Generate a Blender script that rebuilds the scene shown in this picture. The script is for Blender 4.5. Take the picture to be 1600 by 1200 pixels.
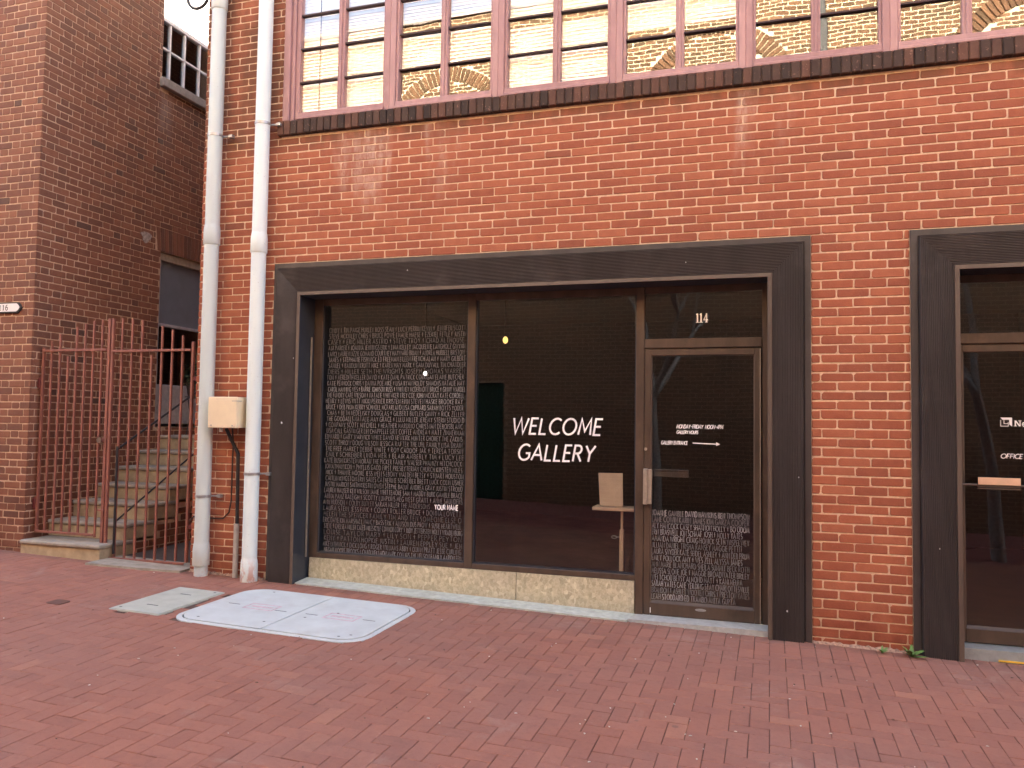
import bpy, math, random
import numpy as np
from mathutils import Vector, Matrix
from math import radians as R, sin, cos, pi

for o in list(bpy.data.objects):
    bpy.data.objects.remove(o)
scene = bpy.context.scene
COL = scene.collection
rnd = random.Random(7)

# ------------------------------------------------------------------ camera
F_PX = 1257.53                       # focal length in pixels of a 1600 px wide picture
CAM = np.array([0.0, -6.18, 0.0])
RT = np.array([0.9525209, 0.3041054, 0.0149581])
DN = np.array([-0.0008976, 0.0519324, -0.9986502])
FW = np.array([-0.3044717, 0.9512218, 0.0497397])
cd = bpy.data.cameras.new('camera')
cd.sensor_width = 36.0
cd.lens = 36.0 * F_PX / 1600.0
cd.clip_start = 0.05
cd.clip_end = 500.0
cam = bpy.data.objects.new('camera', cd)
COL.objects.link(cam)
cam.matrix_world = Matrix(((RT[0], -DN[0], -FW[0], CAM[0]),
                           (RT[1], -DN[1], -FW[1], CAM[1]),
                           (RT[2], -DN[2], -FW[2], CAM[2]),
                           (0, 0, 0, 1)))
scene.camera = cam

# ------------------------------------------------------------------ sky, sun, exposure
SUN_EL, SUN_AZ = R(22.0), R(20.0)    # low sun behind the gallery, lighting only the top of the wall across the street
world = bpy.data.worlds.new('World')
scene.world = world
world.use_nodes = True
wn = world.node_tree.nodes
wl = world.node_tree.links
for n in list(wn):
    wn.remove(n)
sky = wn.new('ShaderNodeTexSky')
sky.sky_type = 'NISHITA'
sky.sun_disc = False
sky.sun_elevation = SUN_EL
sky.sun_rotation = SUN_AZ
sky.air_density = 1.0
sky.dust_density = 5.0
sky.ozone_density = 1.0
bg = wn.new('ShaderNodeBackground')
bg.inputs['Strength'].default_value = 0.15
wo = wn.new('ShaderNodeOutputWorld')
hs = wn.new('ShaderNodeHueSaturation')
hs.inputs['Saturation'].default_value = 0.85
hs.inputs['Value'].default_value = 1.1
wl.new(sky.outputs[0], hs.inputs['Color'])
wl.new(hs.outputs[0], bg.inputs[0])
wl.new(bg.outputs[0], wo.inputs[0])
sd = bpy.data.lights.new('sun', 'SUN')
sd.energy = 5.0
sd.angle = R(0.5)
sd.color = (1.0, 0.88, 0.7)
sun = bpy.data.objects.new('sun', sd)
COL.objects.link(sun)
sdir = Vector((sin(SUN_AZ) * cos(SUN_EL), cos(SUN_AZ) * cos(SUN_EL), sin(SUN_EL)))
sun.rotation_euler = (-sdir).to_track_quat('-Z', 'Y').to_euler()
sun.location = sdir * 40
scene.view_settings.view_transform = 'Standard'
scene.view_settings.look = 'None'
scene.view_settings.gamma = 1.0
scene.view_settings.use_curve_mapping = False
scene.view_settings.exposure = 3.2
scene.render.engine = 'CYCLES'
scene.cycles.max_bounces = 8
scene.cycles.transparent_max_bounces = 16
scene.cycles.use_denoising = True


# ------------------------------------------------------------------ helpers
def proj(x, y, z):
    d = np.array([x, y, z]) - CAM
    w = d @ FW
    if w < 0.1:
        return None
    return 800 + F_PX * (d @ RT) / w, 600 + F_PX * (d @ DN) / w


def seen_area(pts):
    q = [proj(*p) for p in pts]
    if any(p is None for p in q):
        return 0.0
    cx = sum(p[0] for p in q) / len(q)
    cy = sum(p[1] for p in q) / len(q)
    if not (0 <= cx <= 1600 and 0 <= cy <= 1200):
        return 0.0
    q = [(min(max(a, 0), 1600), min(max(b, 0), 1200)) for a, b in q]
    s = 0
    for i in range(len(q)):
        a, b = q[i], q[(i + 1) % len(q)]
        s += a[0] * b[1] - a[1] * b[0]
    return abs(s) / 2


GA, GB, GC = -1.509, -0.0247, 0.02


def gz(x, y):
    return GA + GB * x + GC * y


class MB:
    def __init__(self):
        self.v, self.f, self.s, self.t = [], [], [], []

    def add(self, verts, faces, smooth=False, tone=None):
        n = len(self.v)
        self.v += [tuple(p) for p in verts]
        self.f += [tuple(i + n for i in f) for f in faces]
        self.s += [smooth] * len(faces)
        self.t += [tone if tone is not None else 0.0] * len(verts)

    def box(self, x0, x1, y0, y1, z0, z1, tone=None):
        v = [(x0, y0, z0), (x1, y0, z0), (x1, y1, z0), (x0, y1, z0),
             (x0, y0, z1), (x1, y0, z1), (x1, y1, z1), (x0, y1, z1)]
        self.add(v, [(0, 3, 2, 1), (4, 5, 6, 7), (0, 1, 5, 4), (1, 2, 6, 5), (2, 3, 7, 6), (3, 0, 4, 7)], tone=tone)
        return self

    def bbox(self, x0, x1, y0, y1, z0, z1, b=0.004):
        """box with chamfered edges"""
        b = min(b, (x1 - x0) * .45, (y1 - y0) * .45, (z1 - z0) * .45)
        xs, ys, zs = (x0, x1), (y0, y1), (z0, z1)
        v, idx = [], {}
        for i in (0, 1):
            for j in (0, 1):
                for k in (0, 1):
                    sx, sy, sz = (1, -1)[i], (1, -1)[j], (1, -1)[k]
                    X, Y, Z = xs[i], ys[j], zs[k]
                    for a, p in enumerate(((X, Y + sy * b, Z + sz * b), (X + sx * b, Y, Z + sz * b), (X + sx * b, Y + sy * b, Z))):
                        idx[(i, j, k, a)] = len(v)
                        v.append(p)
        f = []
        for i in (0, 1):
            q = [idx[(i, j, k, 0)] for j, k in ((0, 0), (0, 1), (1, 1), (1, 0))]
            f.append(q if i == 0 else q[::-1])
            q = [idx[(j, i, k, 1)] for j, k in ((0, 0), (1, 0), (1, 1), (0, 1))]
            f.append(q if i == 0 else q[::-1])
            q = [idx[(j, k, i, 2)] for j, k in ((0, 0), (0, 1), (1, 1), (1, 0))]
            f.append(q if i == 0 else q[::-1])
        def e(c0, c1, a, b_):
            f.append((idx[c0 + (a,)], idx[c1 + (a,)], idx[c1 + (b_,)], idx[c0 + (b_,)]))
        for j in (0, 1):
            for k in (0, 1):
                e((0, j, k), (1, j, k), 1, 2)
                e((j, 0, k), (j, 1, k), 0, 2)
                e((j, k, 0), (j, k, 1), 0, 1)
        for i in (0, 1):
            for j in (0, 1):
                for k in (0, 1):
                    f.append((idx[(i, j, k, 0)], idx[(i, j, k, 1)], idx[(i, j, k, 2)]))
        self.add(v, f)
        return self

    def tube(self, pts, r, n=10, caps=True, smooth=True):
        pts = [Vector(p) for p in pts]
        rs = r if isinstance(r, (list, tuple)) else [r] * len(pts)
        rings = []
        up = Vector((0, 0, 1))
        u = None
        for i, p in enumerate(pts):
            a = pts[max(i - 1, 0)]
            b = pts[min(i + 1, len(pts) - 1)]
            d = (b - a)
            if d.length < 1e-9:
                d = Vector((0, 0, 1))
            d.normalize()
            if u is None:
                u = d.cross(up) if abs(d.z) < .95 else d.cross(Vector((0, 1, 0)))
            u = (u - d * u.dot(d))
            u.normalize()
            w = d.cross(u)
            rings.append([tuple(p + (u * cos(2 * pi * k / n) + w * sin(2 * pi * k / n)) * rs[i]) for k in range(n)])
        v = [q for rr in rings for q in rr]
        f = []
        for i in range(len(pts) - 1):
            for k in range(n):
                a, b = i * n + k, i * n + (k + 1) % n
                f.append((a, b, b + n, a + n))
        self.add(v, f, smooth)
        if caps:
            self.add(rings[0], [tuple(range(n))[::-1]])
            self.add(rings[-1], [tuple(range(n))])
        return self

    def prism(self, poly, axis, a0, a1):
        """poly: 2D points, extruded along axis ('x','y','z') between a0 and a1"""
        def P(p, a):
            if axis == 'y':
                return (p[0], a, p[1])
            if axis == 'x':
                return (a, p[0], p[1])
            return (p[0], p[1], a)
        n = len(poly)
        v = [P(p, a0) for p in poly] + [P(p, a1) for p in poly]
        f = [tuple(range(n)), tuple(range(2 * n - 1, n - 1, -1))]
        for i in range(n):
            j = (i + 1) % n
            f.append((i, i + n, j + n, j))
        self.add(v, f)
        return self

    def build(self, name, mat, parent=None, loc=None, tone_attr=False, fix=True):
        me = bpy.data.meshes.new(name)
        me.from_pydata(self.v, [], self.f)
        if any(self.s):
            me.polygons.foreach_set('use_smooth', self.s)
        if tone_attr:
            at = me.attributes.new('tone', 'FLOAT', 'POINT')
            at.data.foreach_set('value', self.t)
        if mat is not None:
            me.materials.append(mat)
        if fix:
            import bmesh
            bm = bmesh.new()
            bm.from_mesh(me)
            bmesh.ops.recalc_face_normals(bm, faces=bm.faces)
            bm.to_mesh(me)
            bm.free()
        me.update()
        o = bpy.data.objects.new(name, me)
        COL.objects.link(o)
        if parent is not None:
            o.parent = parent
        if loc is not None:
            o.location = loc
        return o


def empty(name, loc=(0, 0, 0), label=None, cat=None, group=None, parent=None, kind=None):
    o = bpy.data.objects.new(name, None)
    o.empty_display_size = .2
    o.location = loc
    COL.objects.link(o)
    if parent is not None:
        o.parent = parent
    return tag(o, label, cat, group, kind)


def tag(o, label=None, cat=None, group=None, kind=None):
    if label: o['label'] = label
    if cat: o['category'] = cat
    if group: o['group'] = group
    if kind: o['kind'] = kind
    return o


def inst(name, me, parent, loc, scale=None, tone=None, rot=None):
    o = bpy.data.objects.new(name, me)
    COL.objects.link(o)
    o.parent = parent
    o.location = loc
    if scale: o.scale = scale
    if rot: o.rotation_euler = rot
    if tone is not None: o['tone'] = float(tone)
    return o


# ------------------------------------------------------------------ materials
class NT:
    def __init__(self, name):
        self.m = bpy.data.materials.new(name)
        self.m.use_nodes = True
        self.n = self.m.node_tree.nodes
        self.l = self.m.node_tree.links
        for x in list(self.n):
            self.n.remove(x)
        self.out = self.n.new('ShaderNodeOutputMaterial')

    def node(self, t, **kw):
        n = self.n.new(t)
        for k, v in kw.items():
            if k.startswith('_'):
                setattr(n, k[1:], v)
            else:
                key = k.replace('__', ' ')
                if isinstance(v, bpy.types.NodeSocket):
                    self.l.new(v, n.inputs[key])
                else:
                    n.inputs[key].default_value = v
        return n

    def pos(self, scale=(1, 1, 1)):
        g = self.node('ShaderNodeNewGeometry')
        if scale == (1, 1, 1):
            return g.outputs['Position']
        m = self.node('ShaderNodeMapping', Vector=g.outputs['Position'], Scale=scale)
        return m.outputs[0]

    def noise(self, scale, detail=3, rough=.55, sc=(1, 1, 1), dist=0.0):
        n = self.node('ShaderNodeTexNoise', Vector=self.pos(sc), Scale=scale, Detail=detail, Roughness=rough, Distortion=dist)
        return n.outputs['Fac']

    def math(self, op, a, b=None, c=None, clamp=False):
        n = self.n.new('ShaderNodeMath')
        n.operation = op
        n.use_clamp = clamp
        for i, x in enumerate((a, b, c)):
            if x is None: continue
            if isinstance(x, bpy.types.NodeSocket):
                self.l.new(x, n.inputs[i])
            else:
                n.inputs[i].default_value = x
        return n.outputs[0]

    def ramp(self, fac, stops, interp='LINEAR'):
        n = self.n.new('ShaderNodeValToRGB')
        self.l.new(fac, n.inputs[0])
        cr = n.color_ramp
        cr.interpolation = interp
        while len(cr.elements) < len(stops):
            cr.elements.new(.5)
        for e, (p, c) in zip(cr.elements, stops):
            e.position = p
            e.color = (c, c, c, 1) if isinstance(c, (int, float)) else tuple(c) + (1,)
        return n.outputs[0]

    def step(self, v, a, b, lo=0.0, hi=1.0):
        n = self.n.new('ShaderNodeMapRange')
        n.interpolation_type = 'SMOOTHSTEP'
        self.l.new(v, n.inputs[0])
        n.inputs[1].default_value = a
        n.inputs[2].default_value = b
        n.inputs[3].default_value = lo
        n.inputs[4].default_value = hi
        return n.outputs[0]

    def mix(self, fac, a, b, mode='MIX'):
        n = self.n.new('ShaderNodeMix')
        n.data_type = 'RGBA'
        n.blend_type = mode
        for i, x in ((0, fac), (6, a), (7, b)):
            if isinstance(x, bpy.types.NodeSocket):
                self.l.new(x, n.inputs[i])
            elif i == 0:
                n.inputs[0].default_value = x
            else:
                n.inputs[i].default_value = tuple(x) + (1,)
        return n.outputs[2]

    def bump(self, h, strength=.3, dist=.005):
        n = self.node('ShaderNodeBump', Height=h, Strength=strength, Distance=dist)
        return n.outputs[0]

    def bsdf(self, color, rough=.8, metal=0.0, normal=None, spec=.5, emit=None, estr=0.0):
        p = self.n.new('ShaderNodeBsdfPrincipled')
        if isinstance(color, bpy.types.NodeSocket):
            self.l.new(color, p.inputs['Base Color'])
        else:
            p.inputs['Base Color'].default_value = tuple(color) + (1,)
        if isinstance(rough, bpy.types.NodeSocket):
            self.l.new(rough, p.inputs['Roughness'])
        else:
            p.inputs['Roughness'].default_value = rough
        p.inputs['Metallic'].default_value = metal
        p.inputs['Specular IOR Level'].default_value = spec
        if normal is not None:
            self.l.new(normal, p.inputs['Normal'])
        if emit:
            p.inputs['Emission Color'].default_value = tuple(emit) + (1,)
            p.inputs['Emission Strength'].default_value = estr
        self.l.new(p.outputs[0], self.out.inputs[0])
        return self.m

    def sep(self):
        s = self.n.new('ShaderNodeSeparateXYZ')
        self.l.new(self.pos(), s.inputs[0])
        return s.outputs

    def tone(self):
        a = self.n.new('ShaderNodeAttribute')
        a.attribute_type = 'GEOMETRY'
        a.attribute_name = 'tone'
        b = self.n.new('ShaderNodeAttribute')
        b.attribute_type = 'OBJECT'
        b.attribute_name = 'tone'
        return self.math('ADD', a.outputs['Fac'], b.outputs['Fac'])


def mat_brick(name, stops, stains=None, mottle=.5, rough=.85):
    t = NT(name)
    c = t.ramp(t.tone(), stops)
    n1 = t.noise(14, 4, .6)
    n2 = t.noise(90, 3, .6)
    c = t.mix(t.step(n1, .38, .68, 0, mottle * .45), c, t.mix(1.0, c, (.62, .5, .5), 'MULTIPLY'))
    c = t.mix(t.step(n2, .5, .75, 0, .3), c, t.mix(1.0, c, (1.3, 1.45, 1.5), 'MULTIPLY'))
    c = t.mix(t.step(t.noise(38, 3, .7), .62, .72, 0, mottle * .6), c, (.46, .26, .19))
    s = t.sep()
    if stains == 'facade':
        # pale efflorescence streaks and sooty brown run-off that really sit on the wall under the window sill
        band = t.math('MULTIPLY', t.step(s[2], 1.7, 2.25), t.step(t.noise(2.2, 4, .6, (1, 1, .14)), .46, .6, 0, 1))
        xw = t.math('MULTIPLY_ADD', t.noise(3.5, 4, .7, (1, 1, .5)), .7, t.math('SUBTRACT', s[0], .35))
        xs = t.math('ADD', t.step(t.math('ABSOLUTE', t.math('ADD', xw, 3.05)), .8, .1, 0, 1),
                    t.step(t.math('ABSOLUTE', t.math('ADD', xw, .22)), .4, .05, 0, .9), clamp=True)
        fine = t.step(t.noise(16, 4, .7, (1, 1, .35)), .4, .6, .25, 1)
        c = t.mix(t.math('MULTIPLY', t.math('MULTIPLY', t.math('MULTIPLY', band, xs), fine), .85), c, (.62, .47, .38))
        sill_dark = t.math('MULTIPLY', t.step(s[2], 2.36, 2.54), t.step(t.noise(5, 4, .6, (1, 1, .4)), .3, .62, .15, .8))
        c = t.mix(sill_dark, c, (.13, .062, .035))
        foot_dark = t.math('MULTIPLY', t.step(s[2], -1.05, -1.4), t.step(t.noise(6, 3), .35, .6, .2, .75))  # patchy darker red towards the wall foot
        c = t.mix(foot_dark, c, t.mix(1.0, c, (.62, .5, .5), 'MULTIPLY'))
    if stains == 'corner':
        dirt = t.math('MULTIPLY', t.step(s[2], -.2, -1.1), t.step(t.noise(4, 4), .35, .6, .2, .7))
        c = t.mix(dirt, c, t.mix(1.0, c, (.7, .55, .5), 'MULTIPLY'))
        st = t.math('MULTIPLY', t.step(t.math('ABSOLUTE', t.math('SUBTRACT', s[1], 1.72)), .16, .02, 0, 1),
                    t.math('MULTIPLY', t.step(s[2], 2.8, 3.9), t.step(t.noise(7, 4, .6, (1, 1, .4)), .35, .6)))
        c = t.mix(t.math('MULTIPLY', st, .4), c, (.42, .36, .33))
        sill_dark = t.math('MULTIPLY', t.step(s[2], 3.5, 4.05), t.step(s[1], 1.8, 2.2, 0, .5))  # darker from below the passage window sill upward, deeper in
        c = t.mix(sill_dark, c, (.07, .045, .04))
    h = t.math('ADD', t.math('MULTIPLY', n1, .6), t.math('MULTIPLY', n2, .5))
    return t.bsdf(c, rough, normal=t.bump(h, .55, .006), spec=.3)


def mat_plain(name, col, rough=.6, metal=0.0, var=.12, bump=.15, scale=20, spec=.5, streak=False, dirt=None):
    t = NT(name)
    n = t.noise(scale, 4, .6, (1, 1, .25) if streak else (1, 1, 1))
    dk = tuple(x * (1 - var * 2) for x in col)
    lt = tuple(min(1, x * (1 + var)) for x in col)
    c = t.ramp(n, [(.3, dk), (.7, lt)])
    if dirt:
        c = t.mix(t.step(t.noise(scale * .35, 5, .7), .52, .72, 0, dirt[1]), c, dirt[0])
    return t.bsdf(c, rough, metal, t.bump(t.noise(scale * 4, 3), bump, .003) if bump else None, spec)


brick_main = mat_brick('brick_red', [(0, (.22, .08, .05)), (.15, (.29, .095, .054)), (.4, (.32, .102, .056)), (.65, (.365, .118, .062)), (.85, (.395, .14, .076)), (1, (.44, .17, .09))], 'facade', .6)
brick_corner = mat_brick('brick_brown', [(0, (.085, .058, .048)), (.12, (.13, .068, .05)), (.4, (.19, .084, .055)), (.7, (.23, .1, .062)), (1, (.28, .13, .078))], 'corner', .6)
brick_far = mat_brick('brick_far', [(0, (.13, .08, .045)), (.5, (.19, .1, .055)), (1, (.26, .14, .075))], None, .6)
sill_mat = mat_brick('sill_brick_dark', [(0, (.045, .032, .026)), (.5, (.08, .05, .038)), (1, (.14, .07, .048))], None, .8)


def mat_mortar(name, col, dark):
    t = NT(name)
    n = t.noise(25, 5, .7)
    c = t.ramp(n, [(.3, dark), (.6, col)])
    s = t.sep()
    c = t.mix(t.step(s[2], -.9, -1.45, 0, .45), c, tuple(x * .55 for x in col))
    return t.bsdf(c, .95, normal=t.bump(t.noise(120, 4), .6, .004), spec=.2)


mortar_main = mat_mortar('mortar_pale', (.74, .56, .4), (.54, .38, .26))
mortar_corner = mat_mortar('mortar_tan', (.6, .44, .32), (.45, .31, .22))
mortar_far = mat_mortar('mortar_far', (.88, .8, .58), (.78, .68, .46))
mortar_low = mat_mortar('mortar_dimmed', (.46, .37, .28), (.36, .28, .2))  # mortar colour darkened so the lower wall mirrors as if in deeper shade


def mat_paver():
    t = NT('paver_red')
    c = t.ramp(t.tone(), [(0, (.26, .112, .08)), (.5, (.31, .133, .093)), (.95, (.345, .15, .104)), (1, (.365, .165, .11))])
    c = t.mix(t.step(t.noise(1.1, 4, .6), .35, .7, 0, .4), c, (.25, .145, .122))
    c = t.mix(t.step(t.noise(30, 4, .7), .45, .7, 0, .35), c, t.mix(1.0, c, (.72, .7, .7), 'MULTIPLY'))
    c = t.mix(t.step(t.noise(9, 5, .75), .64, .74, 0, .4), c, (.42, .25, .22))
    c = t.mix(t.step(t.noise(150, 2), .62, .72, 0, .35), c, (.12, .06, .05))
    c = t.mix(t.step(t.noise(3.2, 5, .7), .5, .72, 0, .35), c, (.17, .085, .068))
    c = t.mix(t.step(t.noise(2.1, 6, .75, (1, 1, 1), .6), .56, .7, 0, .3), c, (.38, .27, .22))
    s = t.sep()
    c = t.mix(t.math('MULTIPLY', t.step(s[1], -.2, -.05), t.step(t.noise(9, 4, .7), .35, .6, .1, .6)), c, (.15, .08, .06))  # dark band along the wall foot: dirt plus a painted contact shadow
    vor = t.node('ShaderNodeTexVoronoi', Vector=t.pos(), Scale=2.6, Randomness=1.0)
    c = t.mix(t.step(vor.outputs['Distance'], .055, .035, 0, .5), c, (.1, .07, .06))
    return t.bsdf(c, .78, normal=t.bump(t.noise(140, 4), .35, .003), spec=.35)


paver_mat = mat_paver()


def mat_joint():
    t = NT('ground_sheet')
    # beyond the built pavers the sheet itself carries the brick paving
    b = t.node('ShaderNodeTexBrick', Vector=t.pos(), Scale=5.0, Color1=(.285, .1, .083, 1), Color2=(.24, .09, .075, 1), Mortar=(.1, .05, .04, 1))
    s = t.sep()
    c = t.mix(t.step(s[1], -5.05, -5.1), t.ramp(t.noise(1.3, 5, .7), [(.35, (.05, .032, .028)), (.7, (.16, .1, .08))]), b.outputs['Color'])
    return t.bsdf(c, .95, normal=t.bump(t.noise(200, 3), .4, .003), spec=.2)


ground_mat = mat_joint()
casing_mat = mat_plain('casing_bronze', (.06, .051, .05), .42, .0, .14, .08, 6, .5, True, ((.14, .12, .11), .45))
bead_mat = mat_plain('bead_bronze', (.115, .088, .07), .45, .1, .1, .06, 8, .5, True)
reveal_mat = mat_plain('reveal_dark', (.035, .042, .055), .35, 0, .1, .05, 8)
frame_mat = mat_plain('frame_brown', (.088, .06, .043), .42, .1, .15, .06, 10, .5, True, ((.2, .13, .08), .3))
pink_mat = mat_plain('paint_mauve', (.37, .205, .2), .5, 0, .08, .12, 14, .5, True, ((.5, .33, .31), .3))
pink_lt = mat_plain('paint_mauve_light', (.43, .25, .24), .5, 0, .08, .12, 14, .5, True)
muntin_mat = mat_plain('muntin_dark', (.045, .022, .022), .6)
stone_white = mat_plain('white_paint', (.72, .74, .76), .5, 0, .05, .08, 12)


def mat_pipe(name, col, g, rust):
    t = NT(name)
    n = t.noise(4, 4, .6, (1, 1, .15))
    c = t.ramp(n, [(.3, tuple(x * .88 for x in col)), (.7, col)])
    c = t.mix(t.step(t.noise(5, 5, .7, (1, 1, .3)), .58, .75, 0, g), c, (.45, .42, .38))
    s = t.sep()
    low = t.math('MULTIPLY', t.step(s[2], -1.15, -1.38), t.step(t.noise(13, 4, .7, (1, 1, .5)), .47, .6, 0, rust))
    c = t.mix(low, c, (.5, .24, .17))
    c = t.mix(t.step(t.noise(70, 3), .68, .73, 0, .6), c, (.3, .27, .24))
    return t.bsdf(c, .42, spec=.5, normal=t.bump(t.noise(60, 3), .1, .002))


pipe_grey = mat_pipe('pipe_white_worn', (.57, .655, .655), .5, .35)
pipe_white = mat_pipe('pipe_white', (.71, .815, .82), .12, .8)
galv_mat = mat_plain('galvanised', (.42, .43, .44), .4, .7, .15, .1, 40)
cream_mat = mat_plain('cream_paint', (.78, .67, .47), .45, 0, .03, .04, 10, .5, False, ((.66, .54, .37), .3))
black_mat = mat_plain('black_rubber', (.02, .02, .022), .5)
conduit_mat = mat_plain('grey_plastic', (.42, .4, .37), .6, 0, .1, .05, 20)
iron_red = mat_plain('gate_paint', (.26, .098, .072), .5, .0, .15, .15, 25, .5, True, ((.16, .05, .035), .5))
iron_black = mat_plain('rail_paint', (.02, .02, .024), .45)
rust_dark = mat_plain('hinge_rust', (.12, .02, .02), .6)


def mat_stone():
    t = NT('speckled_stone')
    v = t.node('ShaderNodeTexVoronoi', Vector=t.pos((1, 1, .75)), Scale=42.0, Randomness=1.0)
    v2 = t.node('ShaderNodeTexVoronoi', Vector=t.pos(), Scale=90.0)
    c = t.ramp(v.outputs['Color'], [(.1, (.33, .3, .19)), (.45, (.49, .455, .3)), (.75, (.61, .57, .4)), (1, (.84, .81, .63))])
    c = t.mix(.35, c, t.ramp(v2.outputs['Color'], [(.1, (.36, .33, .23)), (.9, (.72, .68, .52))]))
    c = t.mix(t.step(t.noise(1.6, 4), .4, .7, 0, .4), c, (.38, .32, .24))
    s = t.sep()
    c = t.mix(t.step(s[2], -1.32, -1.46, 0, .35), c, (.27, .25, .2))
    return t.bsdf(c, .6, normal=t.bump(v.outputs['Distance'], .12, .002))


stone_mat = mat_stone()
concrete_mat = mat_plain('concrete', (.46, .5, .45), .85, 0, .12, .4, 18, .3, False, ((.27, .27, .24), .5))
step_mat = mat_plain('step_stone', (.34, .305, .25), .8, 0, .14, .35, 12, .3, False, ((.2, .17, .13), .5))
riser_mat = mat_plain('riser_stone', (.42, .34, .225), .8, 0, .12, .3, 12, .3, False, ((.27, .2, .13), .5))
thresh_mat = mat_plain('threshold_stone', (.42, .44, .43), .55, 0, .12, .2, 22, .5, False, ((.3, .31, .29), .4))
thresh_metal = mat_plain('threshold_metal', (.36, .41, .42), .4, .3, .1, .08, 22)
yellow_mat = mat_plain('yellow_strip', (.75, .5, .05), .5, 0, .05, 0)
hatch_mat = mat_plain('hatch_white', (.56, .61, .61), .6, 0, .05, .12, 6, .4, False, ((.46, .45, .43), .5))
hatch2_mat = mat_plain('cover_grey', (.45, .47, .41), .65, 0, .07, .15, 8, .4, False, ((.33, .33, .29), .5))
pinkmark_mat = mat_plain('faded_pink_paint', (.62, .45, .5), .6, 0, .15, 0, 30)
greyseam_mat = mat_plain('seam_dark', (.07, .08, .085), .8)
sillstone_mat = mat_plain('sill_stone', (.3, .27, .25), .8, 0, .12, .3, 14)
wood_mat = mat_plain('pale_card', (.74, .5, .34), .6, 0, .05, .05, 10)
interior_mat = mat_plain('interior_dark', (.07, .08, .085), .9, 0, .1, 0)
floor_mat = mat_plain('interior_floor', (.16, .09, .05), .4, 0, .1, 0, 4)
green_mat = mat_plain('green_door', (.008, .045, .032), .4)
blind_mat = mat_plain('white_blind', (.95, .95, .92), .8, 0, .02, 0)
handle_mat = mat_plain('brushed_metal', (.46, .41, .34), .4, .6, .08, .04, 30)
letter_white = mat_plain('letter_white', (.92, .94, .94), .7, 0, .02, 0)
letter_dark = mat_plain('letter_black', (.03, .03, .03), .7)
leaf_mat = mat_plain('weed_leaf', (.13, .24, .055), .6, 0, .25, .1, 40)
bark_mat = mat_plain('bark', (.42, .39, .34), .9, 0, .25, .6, 30)
litter_mat = mat_plain('litter_pale', (.72, .68, .6), .8)
litter_dark = mat_plain('litter_dark', (.07, .05, .03), .9)
roof_mat = mat_plain('roof_grey', (.2, .2, .2), .9)
bluegrey_mat = mat_plain('shade_cloth', (.16, .185, .23), .75, 0, .05, .03, 8)
plant_dark = mat_plain('dark_leaves', (.03, .05, .025), .6)


def mat_glass(name, f0, tint=(1, 1, 1), wav=0.0, rough=0.0, wscale=1.4):
    """thin pane: Schlick reflection on each face, clear behind"""
    t = NT(name)
    tr = t.node('ShaderNodeBsdfTransparent', Color=tuple(tint) + (1,))
    gl = t.node('ShaderNodeBsdfGlossy', Roughness=rough, Color=(1, 1, 1, 1))
    g = t.n.new('ShaderNodeNewGeometry')
    dt = t.n.new('ShaderNodeVectorMath')
    dt.operation = 'DOT_PRODUCT'
    t.l.new(g.outputs['Incoming'], dt.inputs[0])
    t.l.new(g.outputs['Normal'], dt.inputs[1])
    c = t.math('ABSOLUTE', dt.outputs['Value'])
    f = t.math('MULTIPLY_ADD', t.math('POWER', t.math('SUBTRACT', 1.0, c), 5.0), 1 - f0, f0)
    if wav:
        h = t.noise(wscale, 2, .4)
        t.l.new(t.bump(h, 1.0, wav), gl.inputs['Normal'])
    mx = t.node('ShaderNodeMixShader')
    t.l.new(f, mx.inputs[0])
    t.l.new(tr.outputs[0], mx.inputs[1])
    t.l.new(gl.outputs[0], mx.inputs[2])
    t.l.new(mx.outputs[0], t.out.inputs[0])
    return t.m


glass_low = mat_glass('glass_shop', .047, (.86, .88, .88), .0008)
glass_up = mat_glass('glass_upper', .076, (1, 1, .99), .0006, 0.0, 2.6)
glass_side = mat_glass('glass_side', .05, (.75, .8, .84), .001)


def mat_chalk():
    t = NT('chalk_lettering')
    c = t.ramp(t.math('MULTIPLY', t.tone(), t.step(t.noise(45, 4, .7), .3, .6, .75, 1)), [(0, (.02, .02, .02)), (.5, (.2, .2, .205)), (.8, (.5, .5, .51)), (1, (.85, .85, .86))])
    return t.bsdf(c, .9, spec=.1)


chalk_mat = mat_chalk()


def mat_emit(name, col, s):
    t = NT(name)
    e = t.node('ShaderNodeEmission', Color=tuple(col) + (1,), Strength=s)
    t.l.new(e.outputs[0], t.out.inputs[0])
    return t.m


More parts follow.
